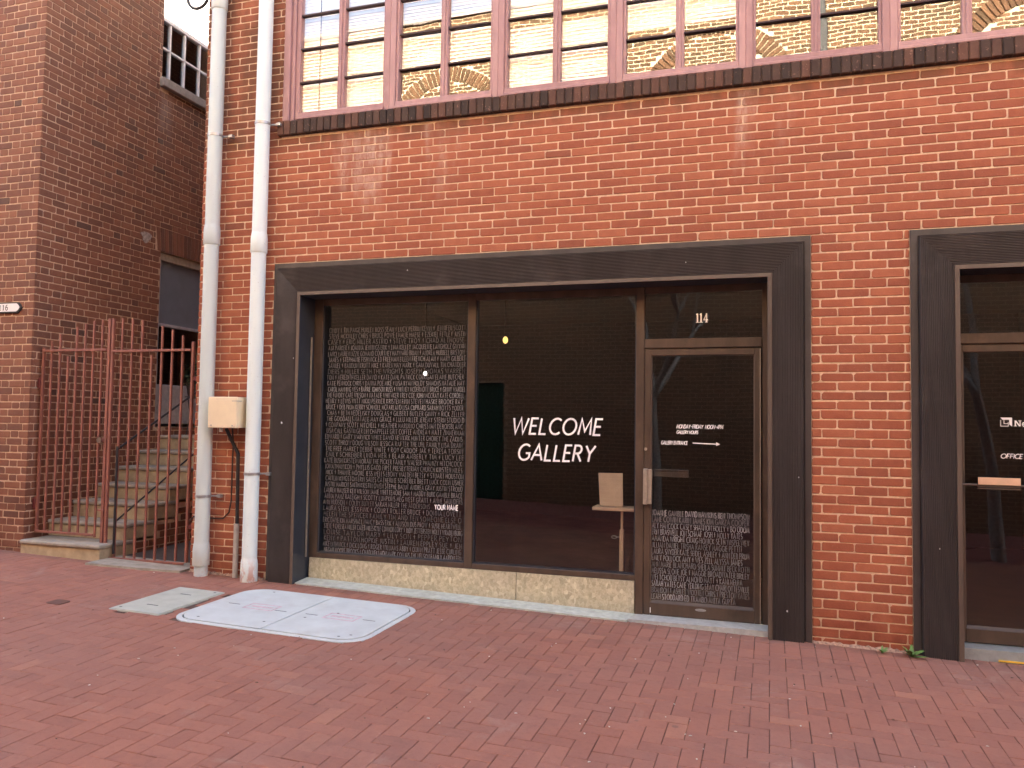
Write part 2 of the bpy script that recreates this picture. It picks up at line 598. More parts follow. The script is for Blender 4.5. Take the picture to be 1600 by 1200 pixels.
# ------------------------------------------------------------------ brick pieces
def brick_verts(w, h, r, cheap=False, depth=.02):
    """front face looks to -y at y=0, brick centred on the origin in x and z"""
    a, b = w / 2, h / 2
    if cheap:
        v = [(-a, 0, -b), (a, 0, -b), (a, 0, b), (-a, 0, b), (-a, depth, -b), (a, depth, -b), (a, depth, b), (-a, depth, b)]
        return v, [(0, 1, 2, 3), (1, 0, 4, 5), (2, 1, 5, 6), (3, 2, 6, 7), (0, 3, 7, 4)]
    j = lambda s: r.uniform(-s, s)
    c = [r.uniform(.002, .008) if r.random() < .88 else r.uniform(.008, .015) for _ in range(4)]
    o = [(-a + c[0], -b + j(.001)), (a - c[1], -b + j(.0015)), (a + j(.0015), -b + c[1]), (a + j(.0015), b - c[2]),
         (a - c[2], b + j(.001)), (-a + c[3], b + j(.0015)), (-a + j(.0015), b - c[3]), (-a + j(.0015), -b + c[0])]
    bv = .0032
    tilt, yo = j(.0012), j(.0012)
    front = [(x * (1 - bv / a), yo + tilt * x / a, z * (1 - bv / b)) for x, z in o]
    mid = [(x, yo + bv * .9 + tilt * x / a, z) for x, z in o]
    back = [(x, depth, z) for x, z in o]
    v = front + mid + back
    f = [tuple(range(8))]
    for i in range(8):
        k = (i + 1) % 8
        f.append((k, i, i + 8, k + 8))
        f.append((k + 8, i + 8, i + 16, k + 16))
    return v, f


def courses(x0, x1, z0, z1, c, L, H=None, phase=0.0, joint=.0098, r=rnd, jit=.004):
    """running bond, or Flemish bond when H (header pitch) is given"""
    out = []
    row = 0
    z = z0
    while z < z1 - .01:
        if H is None:
            x = x0 - L * 2 + phase + (L / 2 if row % 2 else 0) + r.uniform(-jit, jit) * 2
            seq = [L]
        else:
            seq = [L, H]
            x = x0 - (L + H) * 2 + phase + ((L + H) / 2 if row % 2 else 0)
        k = 0
        while x < x1:
            w = seq[k % len(seq)]
            k += 1
            xa, xb = x + joint / 2 + r.uniform(-jit, jit) * .4, x + w - joint / 2 + r.uniform(-jit, jit) * .4
            x += w
            xa, xb = max(xa, x0), min(xb, x1)
            if xb - xa < .02:
                continue
            out.append((xa, xb, z + joint / 2 + r.uniform(-.0022, .0022), z + c - joint / 2 + r.uniform(-.0022, .0022), w))
        z += c
        row += 1
    return out


def cut(bricks, holes):
    for hx0, hx1, hz0, hz1 in holes:
        nb = []
        for b in bricks:
            xa, xb, za, zb, w = b
            if xb <= hx0 or xa >= hx1 or zb <= hz0 or za >= hz1:
                nb.append(b)
                continue
            ov = min(zb, hz1) - max(za, hz0)
            if ov < .35 * (zb - za) and (xa >= hx0 and xb <= hx1):
                if za < hz0: nb.append((xa, xb, za, hz0, w))
                else: nb.append((xa, xb, hz1, zb, w))
                continue
            if xa < hx0 - .025: nb.append((xa, hx0 - .004, za, zb, w))
            if xb > hx1 + .025: nb.append((hx1 + .004, xb, za, zb, w))
            if xa >= hx0 and xb <= hx1:
                if hz0 - za > .02: nb.append((xa, xb, za, hz0 - .003, w))
                if zb - hz1 > .02: nb.append((xa, xb, hz1 + .003, zb, w))
        bricks = nb
    return bricks


def tonef(r):
    t = r.random()
    if r.random() < .02: return r.uniform(.05, .18)
    return .25 + .6 * t


def lay_bricks(bricks, mat, parent, limit, to_world, rotz=0.0, origin=(0, 0, 0), sizes=(.208, .056), tone=tonef, r=rnd, name='brick'):
    """the `limit` bricks that show largest become parts, the rest one mesh"""
    variants = []
    for k in range(14):
        v, f = brick_verts(sizes[0], sizes[1], r)
        m = MB(); m.add(v, f)
        o = m.build('brick_shape', mat, fix=True)
        variants.append(o.data)
        bpy.data.objects.remove(o)
    area = []
    for i, (xa, xb, za, zb, w) in enumerate(bricks):
        area.append((seen_area([to_world(x, z) for x, z in ((xa, za), (xb, za), (xb, zb), (xa, zb))]), i))
    area.sort(reverse=True)
    top = set(i for a, i in area[:limit] if a > 12)
    show = set(i for a, i in area if a > 0)
    rest = MB()
    for i, (xa, xb, za, zb, w) in enumerate(bricks):
        cx, cz = (xa + xb) / 2, (za + zb) / 2
        t = tone(r)
        if i in top:
            ox, oy, oz = origin
            ca, sa = cos(rotz), sin(rotz)
            loc = (ox + cx * ca, oy + cx * sa, oz + cz)
            inst(name, variants[r.randrange(14)], parent, loc, ((xb - xa) / sizes[0] * (1 if r.random() < .5 else 1), 1, (zb - za) / sizes[1]), t,
                 (0, 0, rotz) if rotz else None)
        else:
            v, f = brick_verts(xb - xa, zb - za, r, cheap=(i not in show))
            rest.add([(p[0] + cx, p[1], p[2] + cz) for p in v], f, tone=t)
    o = rest.build(name, mat, parent, origin, tone_attr=True, fix=False)
    o.rotation_euler = (0, 0, rotz)
    o['kind'] = 'stuff'
    return o


def wall_sheet(xs0, xs1, z0, z1, holes, y, depth, mat, name, parent, rotz=0.0, origin=(0, 0, 0)):
    """a wall with real openings; front at y, thickness depth"""
    X = sorted(set([xs0, xs1] + [min(max(h[k], xs0), xs1) for h in holes for k in (0, 1)]))
    Z = sorted(set([z0, z1] + [min(max(h[k], z0), z1) for h in holes for k in (2, 3)]))
    solid = {}
    for i in range(len(X) - 1):
        for j in range(len(Z) - 1):
            cx, cz = (X[i] + X[i + 1]) / 2, (Z[j] + Z[j + 1]) / 2
            solid[i, j] = not any(h[0] < cx < h[1] and h[2] < cz < h[3] for h in holes)
    m = MB()
    g = lambda i, j: solid.get((i, j), False)
    y1 = y + depth
    for (i, j), s in solid.items():
        if not s: continue
        a, b, c, d = X[i], X[i + 1], Z[j], Z[j + 1]
        m.add([(a, y, c), (b, y, c), (b, y, d), (a, y, d)], [(0, 1, 2, 3)])
        m.add([(a, y1, c), (b, y1, c), (b, y1, d), (a, y1, d)], [(3, 2, 1, 0)])
        if not g(i - 1, j): m.add([(a, y, c), (a, y, d), (a, y1, d), (a, y1, c)], [(0, 1, 2, 3)])
        if not g(i + 1, j): m.add([(b, y, c), (b, y, d), (b, y1, d), (b, y1, c)], [(3, 2, 1, 0)])
        if not g(i, j - 1): m.add([(a, y, c), (b, y, c), (b, y1, c), (a, y1, c)], [(3, 2, 1, 0)])
        if not g(i, j + 1): m.add([(a, y, d), (b, y, d), (b, y1, d), (a, y1, d)], [(0, 1, 2, 3)])
    o = m.build(name, mat, parent, origin, fix=False)
    o.rotation_euler = (0, 0, rotz)
    return o


# ------------------------------------------------------------------ stroke lettering
def arc(cx, cy, rx, ry, a0, a1, n=9):
    return [(cx + rx * cos(R(a0 + (a1 - a0) * i / n)), cy + ry * sin(R(a0 + (a1 - a0) * i / n))) for i in range(n + 1)]


G = {
    'A': (.86, [[(0, 0), (.43, 1), (.86, 0)], [(.15, .34), (.71, .34)]]),
    'B': (.62, [[(0, 0), (0, 1), (.3, 1)] + arc(.3, .76, .24, .24, 90, -90, 7) + [(.02, .52)], [(.3, .52)] + arc(.32, .26, .3, .26, 90, -90, 7) + [(.0, 0)]]),
    'C': (.8, [arc(.5, .5, .5, .5, 48, 312, 14)]),
    'D': (.78, [[(0, 0), (0, 1), (.28, 1)] + arc(.28, .5, .5, .5, 90, -90, 10) + [(.0, 0)]]),
    'E': (.52, [[(.52, 1), (0, 1), (0, 0), (.52, 0)], [(.02, .52), (.46, .52)]]),
    'F': (.5, [[(.5, 1), (0, 1), (0, 0)], [(.02, .52), (.44, .52)]]),
    'G': (.86, [arc(.5, .5, .5, .5, 48, 322, 14) + [(.88, .44), (.58, .44)]]),
    'H': (.7, [[(0, 0), (0, 1)], [(.7, 0), (.7, 1)], [(.02, .52), (.68, .52)]]),
    'I': (.02, [[(0, 0), (0, 1)]]),
    'J': (.34, [[(.34, 1), (.34, .2)] + arc(.12, .2, .22, .22, 0, -110, 6)]),
    'K': (.66, [[(0, 0), (0, 1)], [(.62, 1), (.03, .48), (.66, 0)]]),
    'L': (.5, [[(0, 1), (0, 0), (.5, 0)]]),
    'M': (.92, [[(0, 0), (.1, 1), (.46, .22), (.82, 1), (.92, 0)]]),
    'N': (.74, [[(0, 0), (0, 1), (.74, 0), (.74, 1)]]),
    'O': (1.0, [arc(.5, .5, .5, .5, 90, 450, 18)]),
    'P': (.58, [[(0, 0), (0, 1), (.28, 1)] + arc(.28, .74, .28, .26, 90, -90, 7) + [(.02, .48)]]),
    'Q': (1.0, [arc(.5, .5, .5, .5, 90, 450, 18), [(.6, .2), (.95, -.1)]]),
    'R': (.62, [[(0, 0), (0, 1), (.28, 1)] + arc(.28, .75, .27, .25, 90, -90, 7) + [(.02, .5)], [(.26, .5), (.62, 0)]]),
    'S': (.52, [arc(.28, .75, .24, .25, 35, 250, 8) + arc(.26, .26, .26, .26, 70, -140, 8)]),
    'T': (.7, [[(0, 1), (.7, 1)], [(.35, .98), (.35, 0)]]),
    'U': (.7, [[(0, 1), (0, .34)] + arc(.35, .34, .35, .34, 180, 360, 9) + [(.7, 1)]]),
    'V': (.8, [[(0, 1), (.4, 0), (.8, 1)]]),
    'W': (1.2, [[(0, 1), (.3, 0), (.6, 1), (.9, 0), (1.2, 1)]]),
    'X': (.7, [[(0, 0), (.7, 1)], [(0, 1), (.7, 0)]]),
    'Y': (.74, [[(0, 1), (.37, .5), (.74, 1)], [(.37, .5), (.37, 0)]]),
    'Z': (.66, [[(0, 1), (.66, 1), (0, 0), (.66, 0)]]),
    '&': (.6, [[(.58, .62), (.1, .62), (.42, .98)], [(.3, .62), (.3, .1)]]),
    '+': (.6, [[(.8, 0), (.2, .75)] + arc(.38, .8, .17, .2, 190, -10, 6) + [(.12, .38)] + arc(.3, .24, .24, .24, 150, 300, 6) + [(.78, .5)]]),
    '-': (.6, [[(.05, .5), (.55, .5)]]),
    'e': (.5, [[(.02, .33), (.48, .33)] + arc(.25, .32, .24, .32, 5, 310, 10)]),
    '4': (.62, [[(.46, 0), (.46, 1), (0, .28), (.62, .28)]]),
    '1': (.3, [[(.0, .82), (.17, 1), (.17, 0)]]),
    '6': (.6, [[(.5, .98)] + arc(.42, .42, .42, .56, 100, 180, 5) + arc(.3, .3, .29, .3, 180, 540, 12)]),
}


def ribbon(m, pts, w, y, shear, tone):
    n = len(pts)
    L, Rr = [], []
    for i in range(n):
        a = pts[max(i - 1, 0)]; b = pts[min(i + 1, n - 1)]
        if 0 < i < n - 1:
            d1 = Vector((pts[i][0] - a[0], pts[i][1] - a[1])); d2 = Vector((b[0] - pts[i][0], b[1] - pts[i][1]))
            if d1.length < 1e-7 or d2.length < 1e-7: d1 = d2 = Vector((b[0] - a[0], b[1] - a[1]))
            d1.normalize(); d2.normalize()
            t = d1 + d2
            if t.length < 1e-4: t = d1
            t.normalize()
            k = min(1 / max(abs(t.dot(d1)), .3), 2.2)
        else:
            t = Vector((b[0] - a[0], b[1] - a[1]))
            if t.length < 1e-7: t = Vector((1, 0))
            t.normalize(); k = 1
        nx, nz = -t.y * w / 2 * k, t.x * w / 2 * k
        L.append((pts[i][0] + nx, y, pts[i][1] + nz)); Rr.append((pts[i][0] - nx, y, pts[i][1] - nz))
    m.add(L + Rr, [(i, i + 1, n + i + 1, n + i) for i in range(n - 1)], tone=tone)


def text_width(s, h, xs, gap):
    w = 0
    for ch in s:
        if ch == ' ': w += .45 * h * xs; continue
        w += G[ch][0] * h * xs + gap * h
    return w


def letters(m, s, x, z, h, y, w, xs=1.0, gap=.2, shear=0.0, tone=1.0, jit=0.0, r=rnd, fit=None, tonefn=None, slope=0.0):
    if fit:
        k = fit / text_width(s, h, xs, gap)
        xs *= k; gap *= k
    k = 0
    x_start = x
    cur = tone
    for ch in s:
        if ch == ' ':
            x += .45 * h * xs
            if tonefn: cur = tonefn(tone)
            continue
        gw, st = G[ch]
        dz = r.uniform(-jit, jit) * h
        hh = h * (1 + r.uniform(-jit, jit) * 1.5)
        for p in st:
            pts = [(x + px * h * xs + shear * pz * h + r.uniform(-jit, jit) * h * .3, z + slope * (x - x_start) + dz + pz * hh + r.uniform(-jit, jit) * h * .3) for px, pz in p]
            ribbon(m, pts, w, y - (k % 7) * .00008, shear, cur)
            k += 1
        x += gw * h * xs + gap * h
    return x


# ================================================================== GROUND
ground = empty('ground', (0, 0, GA), kind='structure')
ground.rotation_euler = (GC, -GB, 0)
m = MB()
m.add([(-80, -80, -.006), (80, -80, -.006), (80, 80, -.006), (-80, 80, -.006)], [(0, 1, 2, 3)])
# the sheet lies just under the pavers and meets their tops beyond them
sheet = m.build('ground_sheet', ground_mat, ground, fix=False)

# ---- pavers: herringbone with a header border along the wall
W = .1
pav = []                      # cx, cy, sx, sy
X0, X1, Y0, Y1 = -9.5, 4.2, -5.1, -.36
for i in range(int(X0 / W) - 2, int(X1 / W) + 2):
    for j in range(int(Y0 / W) - 2, int((Y1) / W) + 2):
        c = (i - j) % 4
        oy = -.06
        if c == 0:
            r_ = [i * W, (i + 2) * W, j * W + oy, (j + 1) * W + oy]
        elif c == 3:
            r_ = [i * W, (i + 1) * W, j * W + oy, (j + 2) * W + oy]
        else:
            continue
        r_[2] = max(r_[2], Y0); r_[3] = min(r_[3], Y1); r_[0] = max(r_[0], X0); r_[1] = min(r_[1], X1)
        if r_[1] - r_[0] < .03 or r_[3] - r_[2] < .03:
            continue
        pav.append(r_)
x = X0
while x < X1:
    pav.append([x, x + .1, -.358, -.156])
    pav.append([x, x + .1, -.154, .06])
    x += .1
H1 = (-4.13, -2.6, -1.34, -.3)     # big hatch
H2 = (-4.68, -4.24, -1.29, -.56)   # small cover
keep = []
for q in pav:
    cx, cy = (q[0] + q[1]) / 2, (q[2] + q[3]) / 2
    if H2[0] < cx < H2[1] and H2[2] < cy < H2[3]: continue
    if H1[0] < cx < H1[1] and H1[2] < cy < H1[3]:
        dx = max(H1[0] + .2 - cx, cx - H1[1] + .2, 0); dy = max(H1[2] + .2 - cy, cy - H1[3] + .2, 0)
        if dx * dx + dy * dy < .19 ** 2: continue
    keep.append(q)
pav = keep


def paver_verts(sx, sy, r, cheap=False):
    a, b = sx / 2, sy / 2
    h = r.uniform(-.0012, .0012)
    tx, ty = r.uniform(-.001, .001), r.uniform(-.001, .001)
    bv = .0025
    top = [(-a + bv, -b + bv), (a - bv, -b + bv), (a - bv, b - bv), (-a + bv, b - bv)]
    out = [(-a, -b), (a, -b), (a, b), (-a, b)]
    v = [(x, y, h + tx * x / a + ty * y / b) for x, y in top] + [(x, y, h - .0025 + tx * x / a) for x, y in out] + [(x, y, -.02) for x, y in out]
    f = [(0, 1, 2, 3)]
    for i in range(4):
        k = (i + 1) % 4
        f.append((i, i + 4, k + 4, k)); f.append((i + 4, i + 8, k + 8, k + 4))
    return v, [t[::-1] if n else t for n, t in enumerate(f)]


GMAT = Matrix.Translation((0, 0, GA)) @ Matrix.Rotation(-GB, 4, 'Y') @ Matrix.Rotation(GC, 4, 'X')
area = []
for i, q in enumerate(pav):
    area.append((seen_area([(x, y, gz(x, y)) for x, y in ((q[0], q[2]), (q[1], q[2]), (q[1], q[3]), (q[0], q[3]))]), i))
area.sort(reverse=True)
top = set(i for a, i in area[:300])
J = .003
pvar = {}
for sx, sy in ((.2, .1), (.1, .2)):
    for k in range(12):
        v, f = paver_verts(sx - J, sy - J, rnd)
        mm = MB(); mm.add(v, f)
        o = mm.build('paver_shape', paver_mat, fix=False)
        pvar[(sx, k)] = o.data
        bpy.data.objects.remove(o)
rest = MB()
for i, q in enumerate(pav):
    cx, cy, sx, sy = (q[0] + q[1]) / 2, (q[2] + q[3]) / 2, q[1] - q[0], q[3] - q[2]
    t = .2 + .65 * rnd.random() if rnd.random() > .03 else 1.0
    cx += rnd.uniform(-.0008, .0008); cy += rnd.uniform(-.0008, .0008)
    if i in top:
        key = .2 if sx > sy else .1
        base = (.2, .1) if sx > sy else (.1, .2)
        inst('paver', pvar[(key, rnd.randrange(12))], ground, (cx, cy, 0), (sx / base[0], sy / base[1], 1), t)
    else:
        v, f = paver_verts(sx - J, sy - J, rnd)
        rest.add([(p[0] + cx, p[1] + cy, p[2]) for p in v], f, tone=t)
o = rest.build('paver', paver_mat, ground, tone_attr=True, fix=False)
o['kind'] = 'stuff'

# ================================================================== GALLERY BUILDING
XL = -5.04
bld = empty('gallery_building', (0, 0, 0), 'red brick building with dark ribbed shop surrounds and a mauve window band', 'building')
C1 = (-4.225, .288, -3, 1.402)
C2 = (.942, 2.56, -3, 1.402)
RIB = (-4.2, 4.86, 2.565, 5.35)
XR = 9.0
ZT = 9.3
wall_sheet(XL + .006, XR, -1.9, ZT, [C1, C2, RIB], .005, .3, mortar_main, 'wall', bld)
br = cut(courses(XL, XR, -1.875, ZT, .067, .219, phase=.03), [C1, C2, RIB])
lay_bricks(br, brick_main, bld, 300, lambda x, z: (x, 0, z))
# return wall facing the passage, roof and back
m = MB()
ZL = 6.3                      # invented: low rear wing lets a passage window mirror sky; tall front blocks sun
m.box(XL + .006, XL + .3, .305, 3.0, -1.9, ZT)
m.box(XL + .3, XR - .3, 2.7, 3.0, ZL, ZT)
m.box(XL + .006, XL + .3, 3.0, 9.0, -1.9, ZL)
m.box(XR - .3, XR, .305, 3.0, -1.9, ZT)
m.box(XR - .3, XR, 3.0, 9.0, -1.9, ZL)
m.box(XL + .3, XR - .3, 8.7, 9.0, -1.9, ZL)
m.build('return_wall', mortar_main, bld)
MB().box(XL, XR, .31, 3.0, ZT + .002, ZT + .12).build('roof', roof_mat, bld)
MB().box(XL, XR, 3.01, 9.0, ZL + .002, ZL + .1).build('roof', roof_mat, bld)
ret = cut(courses(0.03, 5.0, -1.875, ZT, .067, .219, phase=.1), [(0, 1.99, ZL, ZT + 1)])
# toothed corner: return bricks face the passage (-X)
lay_bricks(ret, brick_main, bld, 0, lambda a, z: (XL, a, z), rotz=-pi / 2, origin=(XL, 5.0, 0))
m = MB()
m.box(XL + .3, XR - .3, .6, 8.7, 1.5, 1.6)      # floor slab between the storeys
m.build('floor_slab', interior_mat, bld)

# ---- interior rooms seen through the glass
m = MB()
m.box(-4.5, -4.4, .306, 5.5, -1.7, 1.5)
m.box(3.0, 3.1, .306, 5.5, -1.7, 1.5)
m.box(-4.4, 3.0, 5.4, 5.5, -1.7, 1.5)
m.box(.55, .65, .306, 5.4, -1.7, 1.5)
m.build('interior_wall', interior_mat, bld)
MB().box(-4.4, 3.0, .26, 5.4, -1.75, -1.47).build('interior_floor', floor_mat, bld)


# ---- ribbed casings
def casing(x0, x1, ztop):
    root = empty('doorway_casing', (0, 0, 0), parent=bld)
    prof = [(0, .012), (0, -.012), (.002, -.016), (.044, -.016), (.046, -.006), (.052, -.006), (.053, -.05)]
    n = 19
    p = .0112
    s = .0545
    for i in range(n):
        a = s + i * p
        prof += [(a, -.0455), (a + p * .4, -.052), (a + p * .55, -.052), (a + p * .95, -.0455)]
    e = s + n * p
    prof += [(e, -.05), (e + .001, -.058), (.296, -.06), (.299, -.057)]
    rev = [(.299, -.057), (.299, .2)]

    def sweep(kind, pr, mat, name):
        mm = MB()
        v = []
        for w, d in pr:
            if kind == 'L':
                v += [(x0 + w, d, -1.75), (x0 + w, d, ztop - w)]
            elif kind == 'R':
                v += [(x1 - w, d, ztop - w), (x1 - w, d, -1.75)]
            else:
                v += [(x0 + w, d, ztop - w), (x1 - w, d, ztop - w)]
        f = [(2 * i, 2 * i + 1, 2 * i + 3, 2 * i + 2) for i in range(len(pr) - 1)]
        mm.add(v, f)
        return mm.build(name, mat, root, fix=False)
    ib = next(i for i, q in enumerate(prof) if q[0] >= e)
    for k, nm in (('L', 'jamb'), ('T', 'head'), ('R', 'jamb')):
        sweep(k, prof[:ib + 1], casing_mat, nm)
        sweep(k, prof[ib:], bead_mat, 'inner_bead')
        sweep(k, rev, reveal_mat, 'reveal')
    return root


casing(C1[0], C1[1], C1[3])
casing(C2[0], C2[1], C2[3])

# ---- shop front one
FY0, FY1 = .185, .245
GY = .21


def glass_box(name, x0, x1, z0, z1, y, mat, parent, rot=None):
    mm = MB().box(-(x1 - x0) / 2, (x1 - x0) / 2, 0, .006, -(z1 - z0) / 2, (z1 - z0) / 2)
    o = mm.build(name, mat, parent, ((x0 + x1) / 2, y, (z0 + z1) / 2))
    if rot: o.rotation_euler = rot
    return o


def shop_window(x0, x1, z0, z1, sl, sr):
    root = empty('shop_window', (0, 0, 0), parent=bld)
    zb, zt = z0 + .045, z1 - .06
    m = MB()
    m.bbox(x0, x0 + sl, FY0, FY1, z0, z1, .003)
    m.bbox(x1 - sr, x1, FY0, FY1, z0, z1, .003)
    m.bbox(x0 + sl, x1 - sr, FY0 + .002, FY1, zt, z1, .003)
    m.bbox(x0 + sl, x1 - sr, FY0 - .003, FY1, z0, zb, .003)
    m.build('frame', frame_mat, root)
    m = MB()
    b = .012
    m.box(x0 + sl, x0 + sl + b, FY0 + .012, FY1, zb, zt)
    m.box(x1 - sr - b, x1 - sr, FY0 + .012, FY1, zb, zt)
    m.box(x0 + sl + b, x1 - sr - b, FY0 + .012, FY1, zb, zb + b)
    m.build('glazing_bead', reveal_mat, root)
    glass_box('pane', x0 + sl + b, x1 - sr - b, zb + b, zt, GY, glass_low, root)
    return root


ZH = 1.103
sw1 = shop_window(-3.925, -2.436, -1.212, ZH, .085, .0)
sw2 = shop_window(-2.366, -1.005, -1.212, ZH, .0, .0)
MB().bbox(-2.436, -2.366, FY0 - .004, FY1 + .01, -1.212, ZH, .004).build('mullion', frame_mat, bld)
MB().bbox(-1.005, -.94, FY0 - .006, FY1 + .01, -1.505, ZH, .004).build('mullion', frame_mat, bld)
MB().bbox(-.052, -.0, FY0 - .002, FY1 + .01, -1.505, ZH, .004).build('door_jamb', frame_mat, bld)
MB().box(-.068, -.062, FY0 - .016, FY0 - .004, -1.46, .60).build('weather_strip', handle_mat, bld)
MB().box(-3.918, -3.906, .12, .132, -1.20, .75).build('weather_strip', handle_mat, bld)
# transom and its bar
MB().bbox(-.94, -.052, FY0 - .012, FY1, .612, .688, .006).build('transom_bar', frame_mat, bld)
tr = empty('transom_window', (0, 0, 0), parent=bld)
MB().bbox(-.94, -.052, FY0 + .004, FY1, 1.05, ZH, .003).build('frame', frame_mat, tr)
glass_box('pane', -.938, -.054, .69, 1.05, GY, glass_low, tr)


def serif_one(m, x, z, h, w, y):
    m.box(x - w / 2, x + w / 2, y - .0004, y, z, z + h)
    m.box(x - w * 1.15, x + w * 1.15, y - .0008, y - .0005, z, z + h * .06)
    m.add([(x - w / 2, y - .0009, z + h), (x - w / 2, y - .0009, z + h * .86), (x - w * 1.3, y - .0009, z + h * .84)], [(0, 1, 2)])


m = MB()
serif_one(m, -.533, .812, .072, .011, GY - .002)
serif_one(m, -.506, .812, .072, .011, GY - .002)
m.box(-.470, -.460, GY - .0024, GY - .002, .812, .884)
m.box(-.487, -.453, GY - .003, GY - .0026, .829, .836)
m.add([(-.487, GY - .0033, .836), (-.481, GY - .0033, .836), (-.460, GY - .0033, .884), (-.466, GY - .0033, .884)], [(0, 1, 2, 3)])
m.box(-.475, -.455, GY - .0036, GY - .0033, .812, .816)
m.build('number', letter_white, tr, fix=False)

# ---- door one
door = empty('door', (0, 0, 0), parent=bld)
DZ0 = -1.462


def door_leaf(root, x0, x1, zt, gl):
    m = MB()
    m.bbox(x0 + .003, x0 + .052, FY0 - .004, FY1 - .01, DZ0, zt, .004)
    m.bbox(x1 - .052, x1 - .003, FY0 - .004, FY1 - .01, DZ0, zt, .004)
    m.bbox(x0 + .052, x1 - .052, FY0 - .002, FY1 - .01, zt - .052, zt, .004)
    m.bbox(x0 + .052, x1 - .052, FY0 - .002, FY1 - .01, DZ0, DZ0 + .095, .004)
    m.build('door_leaf', frame_mat, root)
    b = .008
    m = MB()
    m.box(x0 + .052, x0 + .052 + b, FY0 + .008, FY1 - .012, DZ0 + .095, zt - .052)
    m.box(x1 - .052 - b, x1 - .052, FY0 + .008, FY1 - .012, DZ0 + .095, zt - .052)
    m.add([(x0 + .052 + b, FY0, DZ0 + .095), (x1 - .052 - b, FY0, DZ0 + .095), (x1 - .052 - b, GY, DZ0 + .112), (x0 + .052 + b, GY, DZ0 + .112)], [(0, 1, 2, 3)])
    m.build('glazing_bead', bead_mat, root)
    glass_box('pane', x0 + .052 + b, x1 - .052 - b, DZ0 + .095, zt - .052, GY, glass_low, root)


door_leaf(door, -.94, -.055, .607, 0)
m = MB()
m.bbox(-.938, -.905, .135, .178, -.61, -.332, .004)
m.bbox(-.905, -.872, .142, .178, -.605, -.336, .003)
m.build('pull_handle', handle_mat, door)
m = MB()
m.bbox(-.872, -.6, .235, .262, -.398, -.338, .004)
m.bbox(-.872, -.6, .225, .236, -.352, -.338, .003)
m.build('push_bar', bead_mat, door)
m = MB()
m.tube([(-.925, .178, -.18), (-.925, .168, -.18)], .012, 12)
m.build('lock', handle_mat, door)
m = MB()
m.add([(-.5 + .042 * cos(a * pi / 8), FY0 - .005, -1.395 + .011 * sin(a * pi / 8)) for a in range(16)], [tuple(range(16))])
m.build('maker_badge', galv_mat, door)
MB().box(-.885, -.879, FY0 - .0065, FY0 - .004, -1.445, -1.405).build('paint_chip', letter_white, door)

# opening hours on the door
LY = GY - .0012      # lettering stuck or drawn on the face of the glass
m = MB()
letters(m, 'MONDAY-FRIDAY  NOON-4PM', -.69, -.013, .028, LY, .0052, 1, .2, .18, fit=.352)
letters(m, 'GALLERY HOURS', -.69, -.055, .024, LY, .005, 1, .2, .18, fit=.165)
letters(m, 'GALLERY ENTRANCE', -.808, -.14, .026, LY, .0048, 1, .2, .1, fit=.205)
m.build('opening_hours', letter_white, door, fix=False)
m = MB()
m.add([(-.566, LY, -.122), (-.386, LY, -.127), (-.386, LY, -.135), (-.566, LY, -.130)], [(0, 1, 2, 3)])
m.add([(-.39, LY, -.116), (-.359, LY, -.131), (-.39, LY, -.146)], [(0, 1, 2)])
m.build('arrow', letter_white, door, fix=False)

ROWS_D = ["JOANNE GAMBLE DAVID HAWKINS BEN THOMPSON", "LANE COWIN KARIN JAMES KIM GARZA COOPER", "ALY HANCOCK CASEY SHANNON HOLLY & BO ODOM",
          "ERIN BRASWELL JON SCHAAF JOSH & MOLLY YATES", "AMANDA WRIGHT CRAIG HONICK SETH WISPELWEY", "JILLIAN DANIEL TRISHA RAMSEY MAGGIE PETTIT",
          "LAURA SNYDER KATE SEIDEL ASHLEY & ANN DEB PRUM", "EMILY POLLOCK AMY & WES ZELL ALYSSA JAMES", "ANN MARIE BLANCHARD SHEILA SUMMIT BECK ROTH",
          "MELISSA SLONE JOE & MAGGIE BROADWATER BRILEY", "WEI TCHOU BETSY ALMOND MATT & KAMI MELFA", "SARAH YATES CANE YEILDING STAY CHARLOTTESVILLE",
          "BRANDON & ASHLEY WOOTEN CHRIS & PRESTON YATES", "LEAH STODDARD ED TRAMBO ANITA GUPTA"]
FADE_D = [.62, .48, .55, .48, .48, .36, .42, .48, .3, .45, .45, .62, .4, .58]
for i, s in enumerate(ROWS_D):
    m = MB()
    zt = -.655 - i * .0497
    full = .735 - (.05 if i in (3, 5, 7, 10) else 0) - (.1 if i == 13 else 0)
    letters(m, s, -.875, zt - .041, .041, LY, .0052, .8, .28, 0, FADE_D[i], .035, fit=full, tonefn=lambda t: min(1, max(.12, t * rnd.uniform(.75, 1.2))))
    m.build('name_row', chalk_mat, door, tone_attr=True, fix=False)

